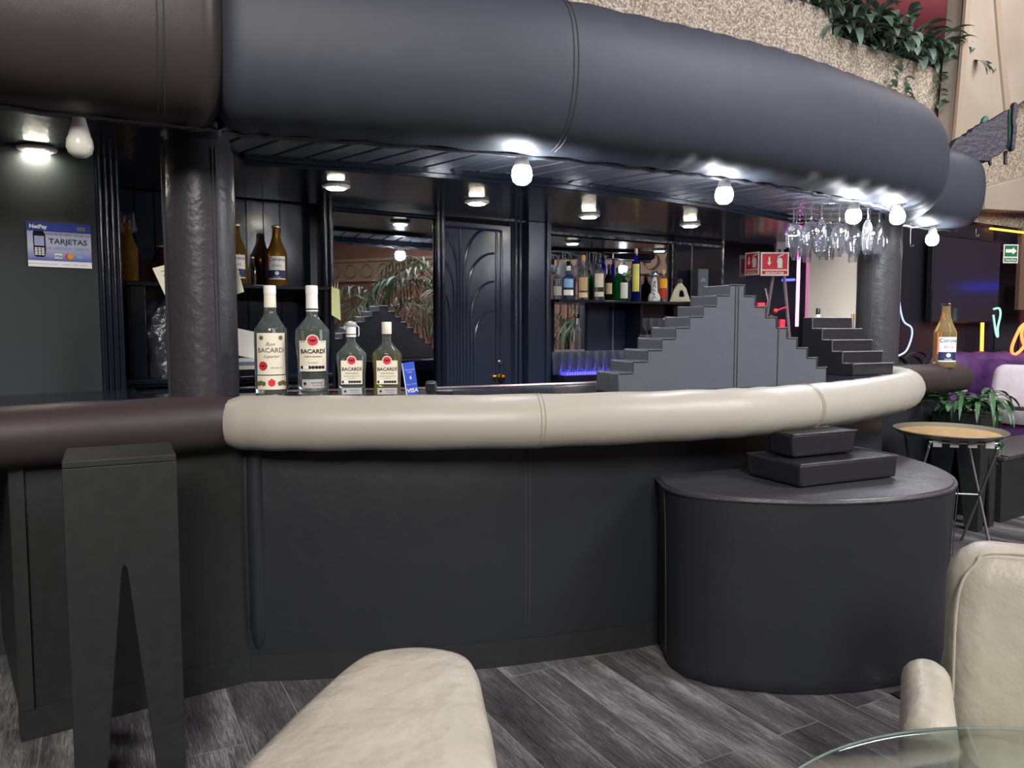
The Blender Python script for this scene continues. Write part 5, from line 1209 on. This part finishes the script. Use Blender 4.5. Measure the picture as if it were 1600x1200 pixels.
# palms the bar mirrors reflect
def mirrored(px, py, dist, n_=-.08):
    s, z = bp(px, py, n_); p = bb(s, n_, z); d = ray(px, py); d = d - BN * 2 * d.dot(BN); d.normalize(); return p + d * dist
def palm(lab, loc, h_, rnd, nf=22, ln=1.05, wdt=.24):
    rg_ = random.Random(rnd); r = thing('potted_palm', lab, 'palm', loc); fo = MB(); stm = MB()
    for k in range(nf):
        az = 2 * PI * k / nf + rg_.uniform(-.3, .3); e = rg_.uniform(.4, 1.35); p = Vector((.03 * math.cos(az), .03 * math.sin(az), h_ * rg_.uniform(.75, 1))); pts = [p.copy()]
        for j in range(12):
            d = Vector((math.cos(az) * math.cos(e), math.sin(az) * math.cos(e), math.sin(e))); p = p + d * ln / 12; e -= .16; pts.append(p.copy())
            if j > 1:
                for sg_ in (-1, 1): leaf(fo, p, az + sg_ * rg_.uniform(.6, 1.0), e + rg_.uniform(-.2, .3), wdt * (1.5 - abs(j - 6) * .12), .022, .6, seg=3)
        stm.tube(pts, .005, 5)
    for k in range(4): stm.tube([(.04 * math.cos(k * 1.6), .04 * math.sin(k * 1.6), .3), (.02 * math.cos(k * 1.6), .02 * math.sin(k * 1.6), h_ * .9)], .012, 6)
    fo.build('fronds', LEAF2, r, sharp=80); stm.build('stems', LEAF2, r); MB().lathe([(.15, 0), (.17, .02), (.20, .30), (.22, .34), (.20, .34), (.18, .31)], 24).build('pot', mat('terracotta', '9a5a40', .6), r)
    return r
for i, (px, py, dist, h_) in enumerate(((664, 470, 5.6, 1.95), (585, 500, 6.8, 1.6), (888, 520, 7.0, 1.35))):
    p = mirrored(px, py, dist); palm(('tall potted palm standing in the lounge, reflected in the mirror by the carved door', 'potted palm in the lounge, reflected above the wire-clip bottle', 'low potted palm in the lounge, reflected above the tumblers')[i], (p.x, p.y, 0), h_, 80 + i)

# carved wooden piece on the canopy wing
YS = 5.25
scp = thing('wood_carving', 'dark carved wooden board with a curved end blade lying on the far canopy wing', 'carving', tuple(aty(1500, 240, YS)))
so = Vector(scp.location); WDK = mat('dark_carving', '2e2a3a', .5, bump=(30, .6, .01), vary=('24202e', 20))
def outl(pts, Y, th, name, m):
    P = [aty(x, y, Y) - so for x, y in pts]; n = len(P); MB().add([tuple(p) for p in P] + [tuple(p + Vector((0, th, 0))) for p in P], [tuple(range(n)), tuple(range(2 * n - 1, n - 1, -1))] + [(i, n + i, n + (i + 1) % n, (i + 1) % n) for i in range(n)]).build(name, m, scp, bevel=.004)
outl([(1481, 238), (1494, 217), (1503, 212), (1508, 213), (1512, 206), (1517, 207), (1521, 199), (1529, 196), (1533, 192), (1541, 191), (1548, 188), (1577, 170), (1577, 231), (1568, 236), (1562, 242), (1552, 246), (1545, 252), (1520, 250)], YS, .07, 'carved_board', WDK)
outl([(1577, 170), (1582, 169), (1582, 230), (1577, 232)], YS - .01, .09, 'green_edge', mat('verdigris', '2f6a58', .5))
outl([(1584, 162), (1586, 159), (1589, 160), (1591, 164), (1590, 182), (1588, 190), (1590, 200), (1588, 215), (1586, 232), (1583, 236), (1580, 233), (1582, 215), (1583, 200), (1582, 185)], YS - .03, .04, 'end_blade', WDK)
outl([(1534, 192), (1537, 184), (1541, 180), (1545, 182), (1546, 188)], YS + .02, .03, 'knob', mat('verdigris', '2f6a58', .5))
outl([(1570, 236), (1575, 234), (1574, 257), (1570, 256)], YS + .02, .02, 'peg', WDK)
outl([(1545, 250), (1549, 248), (1551, 257), (1548, 259)], YS + .02, .02, 'peg', WDK)

# small things behind the stepped pads
def stand_on_bar(px, Y): return (on_bar(px, Y, 1.2), Y, 1.0205)
r = spirit('pink-wrapped bottle with a ribbon, tilted beside the stair-shaped pad', 1250, 0, .21, .03, 'round', CLR, LBL, (mat('pink_wrap', 'e0a4c0', .5), .35, .75), (mat('maroon_band', '8a3a34', .5), .08, .3)); r.location = (on_bar(1247, 4.6), 4.6, 1.03); r.rotation_euler = (0, .45, 0)
r = spirit('clear bottle with a black and white banded neck behind the stair-shaped pad', 1277, 0, .385, .035, 'round', CLR, BLC, (mat('pink_wrap', 'e0a4c0', .5), .35, .6), None); r.location = stand_on_bar(1277, 4.98); r.rotation_euler = (0, 0, 0)
MB().lathe([(.0142, .29), (.0142, .345)], 12, cap=False).build('neck_band', WHT, r)
r = spirit('cork-topped bottle mostly hidden behind the stair-shaped pad', 1334, 0, .35, .03, 'round', CLR, mat('cork_top', 'c8a070', .6), None, None); r.location = stand_on_bar(1331, 5.0)
r.location.y = 5.06; r.location.x = on_bar(1331, 5.06); r.rotation_euler = (0, 0, 0)
def small_box(name, lab, cat, px, Y, w_, d_, h_, m, m2):
    r = thing(name, lab, cat, (on_bar(px, Y), Y, 1.0205)); MB().box(-w_ / 2, w_ / 2, -d_ / 2, d_ / 2, 0, h_).build('carton', m, r, bevel=.002); MB().box(-w_ / 2 - .001, w_ / 2 + .001, -d_ / 2 - .001, d_ / 2 + .001, h_ * .2, h_ * .45).build('printed_band', m2, r); return r
small_box('red_carton', 'small red carton just showing over the right-hand steps of the large pad', 'carton', 1187, 3.75, .032, .03, .38, RED, WHT)
small_box('sauce_box', 'small red and yellow packet behind the lower steps of the large pad', 'packet', 1220, 3.85, .026, .03, .30, RED, YLL)
r = thing('bar_tool', 'chrome squeezer with a red star-shaped knob behind the large stepped pad', 'squeezer', (on_bar(1203, 3.95), 3.95, 1.0205))
MB().lathe([(.03, 0), (.03, .01), (.008, .015), (.008, .29), (.016, .30), (.016, .325)], 14).build('post', CHR, r)
MB().sphere((.02, -.01, .345), .012, 10, 6).tube([(.02, -.01, .345), (.075, -.01, .365)], .004, 6).build('red_handle', RED, r)
#@@MORE
